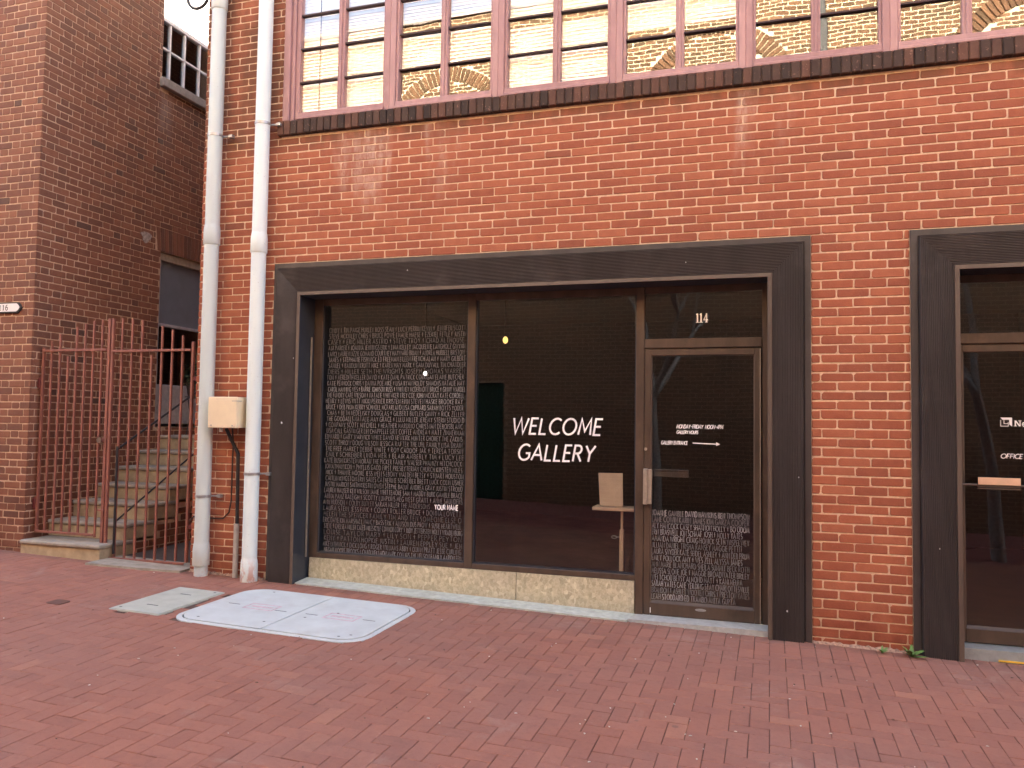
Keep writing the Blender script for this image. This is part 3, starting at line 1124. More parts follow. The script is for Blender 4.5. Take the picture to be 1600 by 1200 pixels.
ROWS_W = ["CINDY & TIM PAIGE HURLEY ROSS SEAN & LUCY PERRIN KEVIN & JENNIFER SCOTT", "STEVE MCKINLEY CHRIS & BRUCE POWE EMALIE HAESE & EZEKIEL FETLEY JUSTIN",
          "CASEY & ERIC MILLER ASTRID & STEVE TROY & CHAD ALTHOUSE", "AJA PARKER & JOANNA JENNINGS ERIK & LIMA KELLEY JACQUELINE LANGHOLZ GWYNN",
          "LANCE LAUREN LIZZIE GOMAND COURTNEY HAYWARD BRIAN & ANDREA HUBBELL BRISTOW", "JAMES & STEPHANIE FISHWICK ED FREEMAN EILEEN FRENCH ALAN & MARY GILBERT",
          "SAMUEL & BAUDUIN KRUTT MIKE & KAREN HAY MARK & GAIA DUVALL TIM CHANDLER", "DIERS & MILLER SETH THE WRIGHTS JOSEPH THOMAS WARREN",
          "TOM & MEREDITH KELLER DAVID & KATE DAHL PATRICK CORRIGAN ELAINE BUTCHER", "KATIE PENNOCK CHRIS & DANNA POE MIKE & LISA RYAN HOLDY SIMMONS NATALIE MAY",
          "CAROL MANNING WES & BARRIE JOHNSON RUSS & WHITNEY MCDERMOTT BRUCE & GINNY WARDEL", "THE FUNDRY CAFE WILSON & NATALIE WHITAKER TREY COE JOHN MCCRAY KATE CORDELL",
          "HENRY & LEWIS WITT NIKKI PERRIER KRISTEN FINN STEVEN HASKE BROOKE RAY", "BRUCE & DEB PRUM KERRY SCHNOLL MCFARLAND LISA CUPRARD SARAH BOYTS YODER",
          "CHAS & BETH NEDELISKY DOUGLAS & GILBERT BUTLER GINNY & RICK ZELLER", "THE GOODALLS NATALIE MAY GRACE & LULU MILLER JEREMY STERN STUDIO D",
          "& COMPANY SCOTT MITCHELL & HEATHER MARDINO CHRISS IAN DEBOISBLANC", "LISA CALL GASTINGER LIN CHAPPELLE GRIT COFFEE ANDREA & MATT ZIMMERMAN",
          "EDWARD & GARY WARWICK WHITE DAVID NEWKIRK HUNTER CHOREY THE ZAKINS", "SCOTT THROW DOUG WILSON JESSICA RAFTER THE UHL FAMILY LISA DRAIN",
          "THE FREE MARKET DEBBIE WHITE & ROY CADDOF JAK & TERESA TORSIN", "EMILY SCHREIBER LINDA MER & BLAIR AMBERLY TIM & LUCY LEE",
          "KATE BUSH KIRSTEN MORAN THE PICKER FAMILY WALSER PHANIZY HITCHCOCK", "JONATHAN KON & PHYLLIS GADD FIRST PRESBYTERIAN CHURCH KIRSTEN MILES",
          "NICK & THANNE MOORE JESS WELLS EBONY WALDEN BETSY & STUART HOUSTON", "CAITLIN KINGSTON ERIN SALES CATHERINE SCHREIBER BRETT LUCK COLIN USHER",
          "JUSTIN MARION SMITH KRISTIN OWEN STEPHE BALUT ANDREA GRAY JUSTIN STROUD", "LAUREN HAUSER KEN WILSON JAMIE WHITTEMORE SAM & MADDY BURK GAMBLE BRACE",
          "ANNA PANZ RALEIGH & SCOTTY LUMPKINS MEG WEST GRANT & ANNE SAUNDERS", "ANN HUDSON & COLBY BUTLER SARAH MILLER THE ANDERSONS YOUR NAME",
          "LAURA STEIN JESS FINK & COURT ROLLER BRUCE & DONNA LOVETT", "HELEN THE SPENCER FAMILY TIM AND TEN SOMEONE ELSE O",
          "ERIC DAVE KIM MARSHALL NANCY BASS ERIK & ALLISON DUS PROW & SUSIE HEARTWELL", "STEVE & CHELSEA MILLER CALEB MILES KYLE CONNOR CORY & JUDY ZETTERSTEN HOLLY WRADENBURG",
          "LOUISE TAYLOR MARY & LILY SON & PEPPER PEYTON", "KENY & PATTON HOPKIE JUSTIN & LAUREN EPPLEY SUE & JEN",
          "MIKE LITHWICK & DICK LONG & ROGER WILLIAMS ABBY & QUINN PRATT JESSE CURLING", "MEGAN MOORE BROOKS & CHAD WELLMON MARK COLLINS THE NELSON FAMILY AARON FEIN"]
FADE_W = [.3, .32, .22, .4, .42, .5, .4, .18, .4, .55, .72, .65, .65, .68, .5, .55, .5, .45, .42, .42, .45, .4, .4, .42, .45, .42, .45, .5, .45, .38, .32, .14, .35, .4, .15, .25, .4, .75]
FADE_W = [.15 + .52 * f for f in FADE_W]
for i, s in enumerate(ROWS_W):
    m = MB()
    zt = .838 - i * (2.0 / (len(ROWS_W) - .2)) 
    h = .0405
    if s.endswith('YOUR NAME'):
        s1 = s[:-10]
        letters(m, s1, -3.80, zt - h, h, LY, .0046, .7, .3, 0, FADE_W[i], .035, fit=1.04, tonefn=lambda t: min(1, max(.08, t * rnd.uniform(.5, 1.3))))
        letters(m, 'YOUR NAME', -2.72, zt - h, h, LY, .009, .8, .28, 0, 1.0, .03, fit=.22)
    else:
        letters(m, s, -3.80 + (rnd.uniform(0, .02)), zt - h, h, LY, .005, .7, .3, 0, FADE_W[i], .035, fit=1.325, tonefn=lambda t: min(.9, max(.12, t * rnd.uniform(.82, 1.15))))
    m.build('name_row', chalk_mat, sw1, tone_attr=True, fix=False)

m = MB()
letters(m, 'WELCOME', -2.042, -.078, .128, LY, .0165, .93, .24, .17, fit=.775)
letters(m, 'GALLERY', -1.985, -.294, .128, LY, .0165, .93, .24, .17, fit=.66)
m.build('gallery_lettering', letter_white, sw2, fix=False)

# ---- stone base, ledge and thresholds
for a, b in ((-3.905, -1.975), (-1.969, -1.008)):
    m = MB()
    v = [(a, .17, gz(a, .2)), (b, .17, gz(b, .2)), (b, .26, gz(b, .2)), (a, .26, gz(a, .2)),
         (a, .17, -1.213), (b, .17, -1.213), (b, .26, -1.213), (a, .26, -1.213)]
    m.add(v, [(0, 3, 2, 1), (4, 5, 6, 7), (0, 1, 5, 4), (1, 2, 6, 5), (2, 3, 7, 6), (3, 0, 4, 7)])
    m.build('stone_panel', stone_mat, bld)


def slab(m, pts, zf0, zf1):
    n = len(pts)
    v = [(x, y, zf0(x, y)) for x, y in pts] + [(x, y, zf1(x, y)) for x, y in pts]
    f = [tuple(range(n))[::-1], tuple(range(n, 2 * n))] + [(i, (i + 1) % n, (i + 1) % n + n, i + n) for i in range(n)]
    m.add(v, f)


m = MB()
slab(m, [(-3.92, -.03), (-1.03, -.03), (-1.0, .168), (-3.92, .168)], lambda x, y: gz(x, y) - .05, lambda x, y: gz(x, y) + .013 + max(0, y) * .05)
m.build('ledge', concrete_mat, bld)
m = MB()
slab(m, [(-1.02, -.01), (-.006, -.01), (-.006, .3), (-.985, .3)], lambda x, y: gz(x, y) - .05, lambda x, y: -1.464)
m.build('threshold', thresh_mat, bld)

# splashed mortar and sand along the foot of the pier and of the wall behind the pipes
for xa, xb in ((.292, .938), (XL + .01, -4.24)):
    m = MB()
    n = int((xb - xa) / .02)
    top_, bot_ = [], []
    for i in range(n + 1):
        x = xa + (xb - xa) * i / n
        hh = .012 + .014 * rnd.random()
        dd = .012 + .014 * rnd.random()
        top_.append((x, -.001, gz(x, 0) + hh)); bot_.append((x, -dd - .004, gz(x, 0) + .0005))
    m.add(top_ + bot_, [(i, i + 1, n + 1 + i + 1, n + 1 + i) for i in range(n)])
    m.build('mortar_fillet', mat_plain('mortar_fillet', (.42, .27, .19), .95, 0, .3, .6, 50), bld)
m = MB()
for x, z, q in ((-4.08, -.02, .012), (.12, -1.3, .008), (.2, -.35, .006), (-3.98, .55, .005), (1.1, -.8, .006), (-2.9, 1.28, .006), (-.6, 1.24, .005)):
    m.add([(x + q * rnd.uniform(.4, 1.1) * cos(k * 1.05), -.0535, z + q * rnd.uniform(.5, 1.4) * sin(k * 1.05)) for k in range(6)], [tuple(range(6))])
m.build('paint_chip', letter_white, bld, fix=False)

# ---- shop front two (right)
X2 = C2[0] + .299
MB().bbox(X2, 2.26, FY0 - .012, FY1, .612, .688, .006).build('transom_bar', frame_mat, bld)
tr2 = empty('transom_window', (0, 0, 0), parent=bld)
m = MB()
m.bbox(X2, 2.26, FY0 + .004, FY1, 1.05, ZH, .003)
m.bbox(X2, X2 + .012, FY0 + .004, FY1, .688, 1.05, .003)
m.build('frame', frame_mat, tr2)
glass_box('pane', X2 + .012, 2.25, .69, 1.05, GY, glass_low, tr2)
m = MB()
serif_one(m, 1.71, .806, .084, .014, GY - .002)
m.build('number', letter_white, tr2, fix=False)
MB().bbox(2.2, 2.262, FY0 - .002, FY1 + .01, -1.505, .612, .004).build('door_jamb', frame_mat, bld)
d2 = empty('door', (0, 0, 0), parent=bld)
DX0 = X2 + .006
door_leaf(d2, DX0, 2.2, .607, 0)
m = MB()
m.tube([(DX0 + .02, .13, -.372), (2.15, .13, -.372)], .009, 8)
m.tube([(DX0 + .02, .13, -.372), (DX0 + .02, .18, -.372)], .009, 8)
m.tube([(2.15, .13, -.372), (2.15, .18, -.372)], .009, 8)
m.build('push_rail', bead_mat, d2)
m = MB()
m.bbox(1.372, 1.63, .116, .122, -.368, -.318, .002)
m.build('rail_plate', wood_mat, d2)
m = MB()
for k in (0, 1):
    m.box(1.372, 1.63, .118, .142, -.385 - k * .013, -.379 - k * .013)
m.build('rail_plate', bead_mat, d2)
m = MB()
m.tube([(DX0 + .02, .178, -.205), (DX0 + .02, .155, -.205)], .017, 12)
m.build('knob', handle_mat, d2)
m = MB()
lx, lz = 1.535, .035
Lb = lambda a, b, c, d, k: m.box(a, b, LY - .0003 * k, LY - .0003 * k + .0001, c, d)
m.add([(lx, LY, lz + .062), (lx + .072, LY, lz + .062), (lx + .072, LY, lz), (lx + .054, LY, lz + .014), (lx + .054, LY, lz + .046), (lx + .014, LY, lz + .046)], [(0, 1, 4, 5), (1, 2, 3, 4)])
Lb(lx, lx + .004, lz, lz + .045, 1); Lb(lx, lx + .05, lz, lz + .004, 2); Lb(lx + .046, lx + .05, lz + .004, lz + .03, 1)
Lb(lx + .02, lx + .024, lz + .018, lz + .045, 3); Lb(lx + .02, lx + .046, lz + .018, lz + .022, 4)
m.build('logo', letter_white, d2, fix=False)
m = MB()
nx, nz = 1.622, .037
m.box(nx, nx + .008, LY - .0001, LY, nz, nz + .04)
m.box(nx + .03, nx + .036, LY - .0001, LY, nz, nz + .04)
m.add([(nx, LY - .0004, nz + .04), (nx + .01, LY - .0004, nz + .04), (nx + .036, LY - .0004, nz), (nx + .026, LY - .0004, nz)], [(0, 1, 2, 3)])
m.box(nx - .006, nx + .014, LY - .0008, LY - .0006, nz, nz + .004)
m.box(nx + .022, nx + .042, LY - .0008, LY - .0006, nz + .036, nz + .04)
letters(m, 'e', nx + .047, nz, .042, LY - .001, .007, .9, .1)
letters(m, 'OFFICE +', 1.534, -.186, .03, LY, .005, 1, .18, .18, fit=.175)
m.build('office_lettering', letter_white, d2, fix=False)
m = MB()
slab(m, [(X2 + .003, .03), (2.26, .03), (2.26, .3), (X2 + .003, .3)], lambda x, y: -1.572, lambda x, y: -1.468)
m.build('threshold', thresh_metal, bld)
MB().box(1.46, 2.2, .024, .032, -1.538, -1.528).build('yellow_strip', yellow_mat, bld)

# ---- dark rowlock sill under the window band
sv = []
for k in range(10):
    mm = MB().bbox(-.0305, .0305, -.042 + rnd.uniform(-.003, .003), .06, -.064 + rnd.uniform(-.002, .002), .064 + rnd.uniform(-.004, .002), .006)
    o = mm.build('sill_shape', sill_mat)
    sv.append(o.data)
    bpy.data.objects.remove(o)
x = RIB[0] - .03
while x < 4.9:
    inst('sill_brick', sv[rnd.randrange(10)], bld, (x + .034, 0, 2.631), None, rnd.random())
    x += .0685
MB().box(RIB[0] - .03, 4.9, -.026, .1, 2.572, 2.688).build('sill_mortar', mat_plain('sill_mortar', (.12, .08, .06), .9), bld)

# ---- mauve window band
CC = [-3.134, -2.142, -1.153, -.167, .827, 1.82, 2.813, 3.806]
edges = [(-4.05, None)] + [(c, c) for c in CC] + [(4.8, None)]
rows = [2.772, 3.058, 3.368, 3.68, 3.99, 4.30, 4.61, 4.92, 5.23]
blinds = {0: [(2.78, 5.2)], 1: [(3.075, 3.355), (3.5, 5.2)], 2: [(2.78, 3.3), (3.40, 3.8)], 3: [(3.16, 5.2)], 4: [(3.40, 5.2)], 5: [(3.7, 5.2)]}  # second bay's top strip is added, white in place of bright mirrored sky
bounds = [-4.05] + CC + [4.8]
HW = .073
for i in range(len(bounds) - 1):
    xa = bounds[i] + (HW if i else 0)
    xb = bounds[i + 1] - (HW if i < len(bounds) - 2 else 0)
    win = empty('window', (0, 0, 0), parent=bld)
    xm = (xa + xb) / 2
    m = MB()
    if i == 0:
        m.bbox(-4.195, -4.13, -.012, .09, 2.705, 5.3, .004)
        m.bbox(-4.13, -4.092, .012, .09, 2.705, 5.3, .004)
        m.bbox(-4.092, -4.05, .03, .09, 2.705, 5.3, .004)
    else:
        m.bbox(xa - HW, xa - .022, .0, .09, 2.705, 5.3, .004)
        m.bbox(xa - .022, xa, .016, .09, 2.772, 5.3, .003)
    if i < len(bounds) - 2:
        m.bbox(xb + .022, xb + HW, .0, .09, 2.705, 5.3, .004)
        m.bbox(xb, xb + .022, .016, .09, 2.772, 5.3, .003)
    m.bbox(xa - (.022 if i else 0), xb + .022, .004, .088, 2.73, 2.772, .004)
    m.bbox(xa - (.022 if i else 0), xb + .022, -.014, .08, 2.704, 2.729, .004)
    m.bbox(xm - .032, xm + .032, .022, .088, 2.772, 5.26, .005)
    m.bbox(xm - .009, xm + .009, .010, .022, 2.772, 5.26, .003)
    m.bbox(xa - .022, xb + .022, .0, .09, 5.26, 5.35, .004)
    m.build('frame', pink_mat if i % 2 == 0 else pink_lt, win)
    for s, (pa, pb) in enumerate(((xa, xm - .032), (xm + .032, xb))):
        for k in range(len(rows) - 1):
            glass_box('pane', pa + .001, pb - .001, rows[k] + .006, rows[k + 1] - .006, .055, glass_up, win,
                      (R(rnd.uniform(-.55, .55)), 0, R(rnd.uniform(-.5, .5))))
            if k:
                MB().bbox(pa, pb, .03, .072, rows[k] - .008, rows[k] + .008, .002).build('muntin', muntin_mat, win)
    for z0, z1 in blinds.get(i, []):
        m = MB()
        z = z0
        while z < z1:
            m.add([(xa - .01, .10, z), (xb + .01, .10, z), (xb + .01, .112, z + .031), (xa - .01, .112, z + .031)], [(0, 1, 2, 3)])
            m.add([(xa - .01, .112, z), (xb + .01, .112, z), (xb + .01, .112, z + .031), (xa - .01, .112, z + .031)], [(0, 1, 2, 3)])
            z += .03
        m.build('blind', blind_mat, win, fix=False)
        if i == 0:
            MB().box(xa + .16, xa + .168, .094, .098, z0, z1).build('blind_cord', letter_dark, win)
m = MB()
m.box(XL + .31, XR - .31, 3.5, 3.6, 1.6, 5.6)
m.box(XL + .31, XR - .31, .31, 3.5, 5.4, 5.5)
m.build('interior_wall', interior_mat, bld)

# ================================================================== CORNER BUILDING (left)
XC = -7.03
cb = empty('corner_building', (XC, 0, 0), 'brown brick building at the left whose corner stands beside the iron gate', 'building')
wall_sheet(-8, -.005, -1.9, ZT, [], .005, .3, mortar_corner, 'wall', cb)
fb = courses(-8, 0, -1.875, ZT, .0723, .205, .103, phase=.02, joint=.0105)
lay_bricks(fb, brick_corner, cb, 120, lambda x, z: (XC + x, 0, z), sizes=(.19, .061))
DOOR = (1.735, 2.72, -.1, 2.03)
WIN = (1.645, 2.72, 4.14, 6.0)
ARCH = (1.64, 2.82, 2.03, 2.319)
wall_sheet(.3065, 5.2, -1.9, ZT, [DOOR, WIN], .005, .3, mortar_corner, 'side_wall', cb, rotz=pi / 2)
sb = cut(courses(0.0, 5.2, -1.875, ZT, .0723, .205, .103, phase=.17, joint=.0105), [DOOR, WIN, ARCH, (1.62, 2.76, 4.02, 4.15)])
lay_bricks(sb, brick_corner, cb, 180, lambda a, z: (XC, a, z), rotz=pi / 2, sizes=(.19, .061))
# splayed flat arch over the side door
n = 17
for k in range(n):
    t0, t1 = k / n, (k + 1) / n
    g = .006
    b0, b1 = ARCH[0] + .035 + t0 * (ARCH[1] - ARCH[0] - .07) + g, ARCH[0] + .035 + t1 * (ARCH[1] - ARCH[0] - .07) - g
    a0, a1 = ARCH[0] + t0 * (ARCH[1] - ARCH[0]) + g, ARCH[0] + t1 * (ARCH[1] - ARCH[0]) - g
    m = MB()
    m.prism([(b0, ARCH[2] + .005), (b1, ARCH[2] + .005), (a1, ARCH[3] - .004), (a0, ARCH[3] - .004)], 'x', -.02, .002)
    o = m.build('arch_brick', brick_corner, cb)
    o['tone'] = .2 + .6 * rnd.random()
m = MB()
m.box(-8, -.305, 4.9, 5.2, -1.9, ZT)
m.box(-8, -7.7, .305, 4.9, -1.9, ZT)
m.build('back_wall', mortar_corner, cb)
MB().box(-8, 0, .3, 5.2, ZT + .002, ZT + .1).build('roof', roof_mat, cb)
# sill + sash window, passage side
MB().bbox(-.12, .06, WIN[0] - .03, WIN[1] + .03, 4.03, 4.14, .008).build('window_sill', sillstone_mat, cb)
win = empty('window', (0, 0, 0), parent=cb)
fx0, fx1 = -.11, -.05
m = MB()
m.bbox(fx0, fx1 + .02, WIN[0], WIN[0] + .03, 4.14, 6.0, .004)
m.bbox(fx0, fx1 + .02, WIN[1] - .05, WIN[1], 4.14, 6.0, .004)
m.bbox(fx0, fx1 + .01, WIN[0] + .03, WIN[1] - .05, 4.14, 4.185, .004)
m.bbox(fx0, fx1 + .01, WIN[0] + .03, WIN[1] - .05, 4.885, 4.935, .004)
m.bbox(fx0, fx1 + .01, WIN[0] + .03, WIN[1] - .05, 5.93, 6.0, .004)
m.build('sash_frame', stone_white, win)
yy = [WIN[0] + .03, 1.822, 2.082, 2.362, WIN[1] - .05]
for y in yy[1:-1]:
    MB().bbox(fx0 + .02, fx1 + .002, y - .014, y + .014, 4.185, 4.885, .003).build('muntin', stone_white, win)
for k in range(4):
    ya, yb = yy[k] + (.014 if k else 0), yy[k + 1] - (.014 if k < 3 else 0)
    MB().bbox(fx0 + .02, fx1 + .002, ya, yb, 4.535, 4.562, .003).build('muntin', stone_white, win)
    for z0, z1 in ((4.185, 4.535), (4.562, 4.885)):
        o = MB().box(-.003, .003, -(yb - ya) / 2, (yb - ya) / 2, -(z1 - z0) / 2, (z1 - z0) / 2).build('pane', glass_side, win, (-.075, (ya + yb) / 2, (z0 + z1) / 2))
        o.rotation_euler = (0, R(rnd.uniform(-.6, .6)), R(rnd.uniform(-.6, .6)))
    MB().box(-.085, -.078, yy[k], yy[k + 1] - .001, 4.935, 5.93).build('pane', glass_up, win)
MB().box(-.12, -.10, WIN[0] + .02, WIN[1] - .02, 4.94, 5.95).build('blind', blind_mat, win)
MB().box(-1.2, -1.1, 1.0, 3.6, 3.5, 6.5).build('interior_wall', interior_mat, cb)
# side door
sdn = empty('door', (0, 0, 0), parent=cb)
m = MB()
m.bbox(-.10, -.03, DOOR[0], DOOR[0] + .045, -.1, 2.0, .004)
m.bbox(-.10, -.03, DOOR[1] - .05, DOOR[1], -.1, 2.0, .004)
m.bbox(-.10, -.032, DOOR[0] + .045, DOOR[1] - .05, 1.13, 1.165, .004)
m.build('frame', mat_plain('frame_greyblue', (.4, .42, .46), .5), sdn)
m = MB()
m.bbox(-.10, -.025, DOOR[0] + .0, DOOR[1], 1.93, 2.025, .006)
m.build('head', mat_plain('frame_tan', (.38, .33, .27), .6), sdn)
MB().box(-.09, -.065, DOOR[0] + .045, DOOR[1] - .05, 1.165, 1.93).build('transom_shade', bluegrey_mat, sdn)
MB().box(-.078, -.072, DOOR[0] + .045, DOOR[1] - .05, .42, 1.13).build('pane', glass_side, sdn)
m = MB()
m.bbox(-.10, -.06, DOOR[0] + .045, DOOR[1] - .05, -.06, .42, .006)
m.build('panel', mat_plain('panel_grey', (.42, .41, .42), .5), sdn)
MB().box(-1.0, -.95, 1.2, 3.2, -.1, 2.4).build('interior_wall', interior_mat, cb)
# daub of old mortar on the side wall
m = MB()
ps = []
for k in range(18):
    a = 2 * pi * k / 18
    rr = .075 * (1 + .35 * sin(3 * a) * rnd.random() + rnd.uniform(-.15, .15))
    ps.append((1.477 + rr * cos(a), 2.15 + rr * .9 * sin(a)))
m.prism(ps, 'x', -.004, .006)
m.build('mortar_daub', mat_plain('mortar_daub', (.42, .37, .34), .95, 0, .3, .8, 30), cb)
# house number plate
pl = empty('number_plate', (-7.42, -.012, 1.101), 'white pointed number plate with black edge reading 116 on the brown brick wall', 'number plate')


def loz(w, h, c):
    return [(-w + c, -h), (w - c, -h), (w, -h + c * .9), (w, h - c * .9), (w - c, h), (-w + c, h), (-w, h - c * .9), (-w, -h + c * .9)]


lz1 = [(-.19, -.054), (.205, -.054), (.232, -.03), (.25, 0), (.232, .03), (.205, .054), (-.19, .054), (-.217, .03), (-.235, 0), (-.217, -.03)]
MB().prism(lz1, 'y', -.008, .01).build('border', letter_dark, pl)
lz2 = [(a * .93, b * .76) for a, b in lz1]
MB().prism(lz2, 'y', -.012, -.0085).build('face', mat_plain('plate_white', (.8, .8, .78), .4, 0, .02, 0), pl)
m = MB()
yl = -.0128
for dx in (-.028, .018):
    m.box(dx, dx + .009, yl - .0003, yl, -.027, .027)
    m.box(dx - .006, dx + .015, yl - .0007, yl - .0005, -.027, -.022)
    m.add([(dx, yl - .0009, .027), (dx, yl - .0009, .018), (dx - .008, yl - .0009, .016)], [(0, 1, 2)])
letters(m, '6', .052, -.027, .054, yl, .008, .85, .1)
m.build('numeral', letter_dark, pl, fix=False)

# unseen wall added across the passage end to keep the sun out
bk = MB()
bk.box(XC + .001, XL, 5.21, 5.4, -1.9, ZT)
tag(bk.build('passage_sun_blocker', mortar_corner), 'unseen wall added at the far end of the narrow passage to block the sun', 'wall')

# ================================================================== STEPS
st = empty('stone_steps', (-6.54, 0, -1.36), 'tan stone steps climbing the passage behind the iron gate', 'steps')
XS = -6.05
fr = [-.03, .285, .585, .885, 1.18, 1.5, 1.82]
tz = [-1.205, -1.04, -.87, -.71, -.538, -.365, -.195]
ox, oz = -6.54, -1.36
for k in range(7):
    y0 = fr[k]
    y1 = fr[k] + .44 if k < 6 else 2.9
    x0, x1 = XC - ox + .004, XS - ox
    s = empty('step', (0, 0, 0), parent=st)
    zt_ = tz[k] - oz
    m = MB()
    m.bbox(x0, x1 + .012, y0 - .022, y1 + .002, zt_ - .042, zt_, .012)
    m.build('tread', step_mat, s)
    zb_ = (tz[k - 1] - oz - .0) if k else -.06
    m = MB()
    m.bbox(x0, x1, y0, y1, zb_ + (0.001 if k else 0), zt_ - .042, .004)
    m.build('riser', riser_mat, s)
# brick wall carrying the open side of the flight
m = MB()
ys = [.06, .36, .66, .95, 1.25, 1.57, 1.9, 2.95]
sbw = []
for k in range(7):
    m.box(XS - ox - .3, XS - ox - .012, ys[k] + .05, ys[k + 1] + .05, -.4, (tz[k] - oz) - .19)
m.build('side_wall', mortar_corner, st)
bb = []
for b in courses(.1, 3.0, -1.6, -.2, .0723, .205, .103, joint=.0105):
    yc = b[0]
    lim = None
    for k in range(7):
        if ys[k] + .05 <= b[0]: lim = tz[k] - .19
    if lim is not None and b[3] < lim: bb.append(b)
lay_bricks(bb, brick_corner, st, 0, lambda a, z: (XS, a, z), rotz=pi / 2, origin=(XS - .008 - ox, 0, -oz), sizes=(.19, .061))
# passage floor and door slab at the foot of the gate
m = MB()
slab(m, [(-6.045, -.20), (-5.5, -.16), (-5.06, -.1), (-5.06, .22), (-6.045, .22)], lambda x, y: gz(x, y) - .06, lambda x, y: gz(x, y) + .02)
tag(m.build('concrete_sill', step_mat), 'worn grey concrete slab under the right half of the iron gate', 'slab')
m = MB()
slab(m, [(-6.05, .225), (-5.04, .225), (-5.04, 5.2), (-6.05, 5.2)], lambda x, y: gz(x, y) - .06, lambda x, y: gz(x, y) + .004)
tag(m.build('passage_floor', mat_plain('dark_floor', (.07, .055, .05), .9)), kind='structure')

# ---- black hand rail
hr = empty('hand_rail', (-6.0, .08, -1.25), 'black iron hand rail with two slanting bars beside the stone steps', 'railing')
P = lambda y, z: (0, y - .08, z + 1.25)
MB().tube([P(.09, -1.3), P(.09, -.27)], .012, 8).build('post', iron_black, hr)
MB().tube([P(1.12, -.6), P(1.12, .26)], .012, 8).build('post', iron_black, hr)
MB().tube([P(2.2, -.2), P(2.2, .92)], .016, 8).build('post', iron_black, hr)
MB().tube([P(.09, -.30), P(1.12, .262), P(2.2, .86)], .011, 8).build('rail', iron_black, hr)
MB().tube([P(.09, -1.0), P(1.12, -.41), P(2.2, .18)], .009, 8).build('rail', iron_black, hr)

# ---- plant stand at the side door
ps_ = empty('plant_stand', (-6.65, 1.95, -.19), 'thin black iron plant stand holding a dark bushy pot beside the side door', 'plant stand')
m = MB()
for a in range(3):
    an = 2 * pi * a / 3 + .4
    m.tube([(.11 * cos(an), .11 * sin(an), 0), (.05 * cos(an), .05 * sin(an), .22), (.10 * cos(an), .10 * sin(an), .46)], .006, 6)
m.tube([(.1 * cos(2 * pi * k / 16), .1 * sin(2 * pi * k / 16), .46) for k in range(17)], .006, 6, caps=False)
m.build('stand', iron_black, ps_)
MB().tube([(0, 0, .44), (0, 0, .6)], [.07, .1], 14).build('pot', mat_plain('dark_pot', (.05, .04, .04), .6), ps_)
m = MB()
for k in range(170):
    a, b, rr = rnd.uniform(0, 2 * pi), rnd.uniform(0, pi), rnd.uniform(.06, .17)
    c = Vector((rr * cos(a) * sin(b), rr * sin(a) * sin(b), .72 + rr * cos(b)))
    d = Vector((rnd.uniform(-1, 1), rnd.uniform(-1, 1), rnd.uniform(-.6, 1))).normalized() * .035
    e = d.cross(Vector((rnd.random(), rnd.random(), rnd.random()))).normalized() * .01
    m.add([tuple(c - d), tuple(c + e), tuple(c + d), tuple(c - e)], [(0, 1, 2, 3)])
m.build('foliage', plant_dark, ps_, fix=False)

# ================================================================== GATE
gt = empty('iron_gate', (-6.07, .1, -1.36), 'rust-red iron bar gate closing the passage between the two brick buildings', 'gate')
gx, gzz = -6.07, -1.36
bx = lambda x: x - gx
bz = lambda z: z - gzz
left_x = [-6.978, -6.875, -6.768, -6.663, -6.56, -6.455, -6.35, -6.245]
left_t = [.70, .765, .83, .61, .90, .93, .955, .967]
right_x = [-6.0, -5.88, -5.762, -5.643, -5.525, -5.405, -5.285]
right_t = [.973, .967, .95, .61, .885, .85, .79]
for i, (x, t) in enumerate(zip(left_x, left_t)):
    r_ = .0125 if i == 0 else .0095
    z0 = -1.13 - .004 * i
    MB().bbox(bx(x) - r_, bx(x) + r_, -r_, r_, bz(z0), bz(t), .002).build('bar', iron_red, gt)
for i, (x, t) in enumerate(zip(right_x, right_t)):
    MB().bbox(bx(x) - .0095, bx(x) + .0095, -.0095, .0095, bz(-1.345 + .003 * i), bz(t), .002).build('bar', iron_red, gt)
for x, w, z0, t in ((-6.155, .016, -1.37, .973), (-6.112, .014, -1.36, .973), (-5.165, .013, -1.33, .73)):
    MB().bbox(bx(x) - w, bx(x) + w, -.014, .014, bz(z0), bz(t), .003).build('post', iron_red, gt)
for x0, x1, z0, y in ((-6.978, -6.171, .668, -.012), (-6.098, -5.178, .652, -.012), (-6.98, -6.25, -1.135, -.012), (-6.098, -5.178, -1.342, -.012)):
    m = MB()
    m.bbox(bx(x0), bx(x1), y - .012, y + .001, bz(z0) - .012, bz(z0) + .012, .003)
    m.build('rail', iron_red, gt)
for z in (.34, -.86):
    m = MB()
    m.bbox(bx(-7.028), bx(-6.99), -.02, .02, bz(z) - .045, bz(z) + .045, .004)
    m.tube([(bx(-7.0), -.01, bz(z) - .06), (bx(-7.0), -.01, bz(z) + .06)], .011, 8)
    m.build('hinge', rust_dark, gt)
for z in (.38, -1.0):
    MB().bbox(bx(-5.152), bx(-5.05), -.008, .008, bz(z) - .02, bz(z) + .02, .003).build('hinge', rust_dark, gt)
m = MB()
m.tube([(bx(-6.185), -.016, bz(-.215)), (bx(-6.185), -.055, bz(-.215))], [.024, .03], 14)
m.build('latch_knob', mat_plain('chrome', (.7, .7, .7), .15, 1.0, .05, 0), gt)
m = MB()
m.bbox(bx(-6.20), bx(-6.12), -.028, -.014, bz(-.9), bz(-.885), .003)
m.build('latch', iron_red, gt)

# ================================================================== DOWNPIPES
def clamp_part(parent, z, r, mat):
    m = MB()
    n = 18
    m.tube([(0, 0, z - .012), (0, 0, z + .012)], r + .005, n)
    m.tube([(r * .3, r * .55, z), (r + .07, r * .75, z)], .009, 6)
    m.bbox(r + .05, r + .09, r * .5, r * 1.2, z - .014, z + .014, .003)
    m.build('clamp', mat, parent)


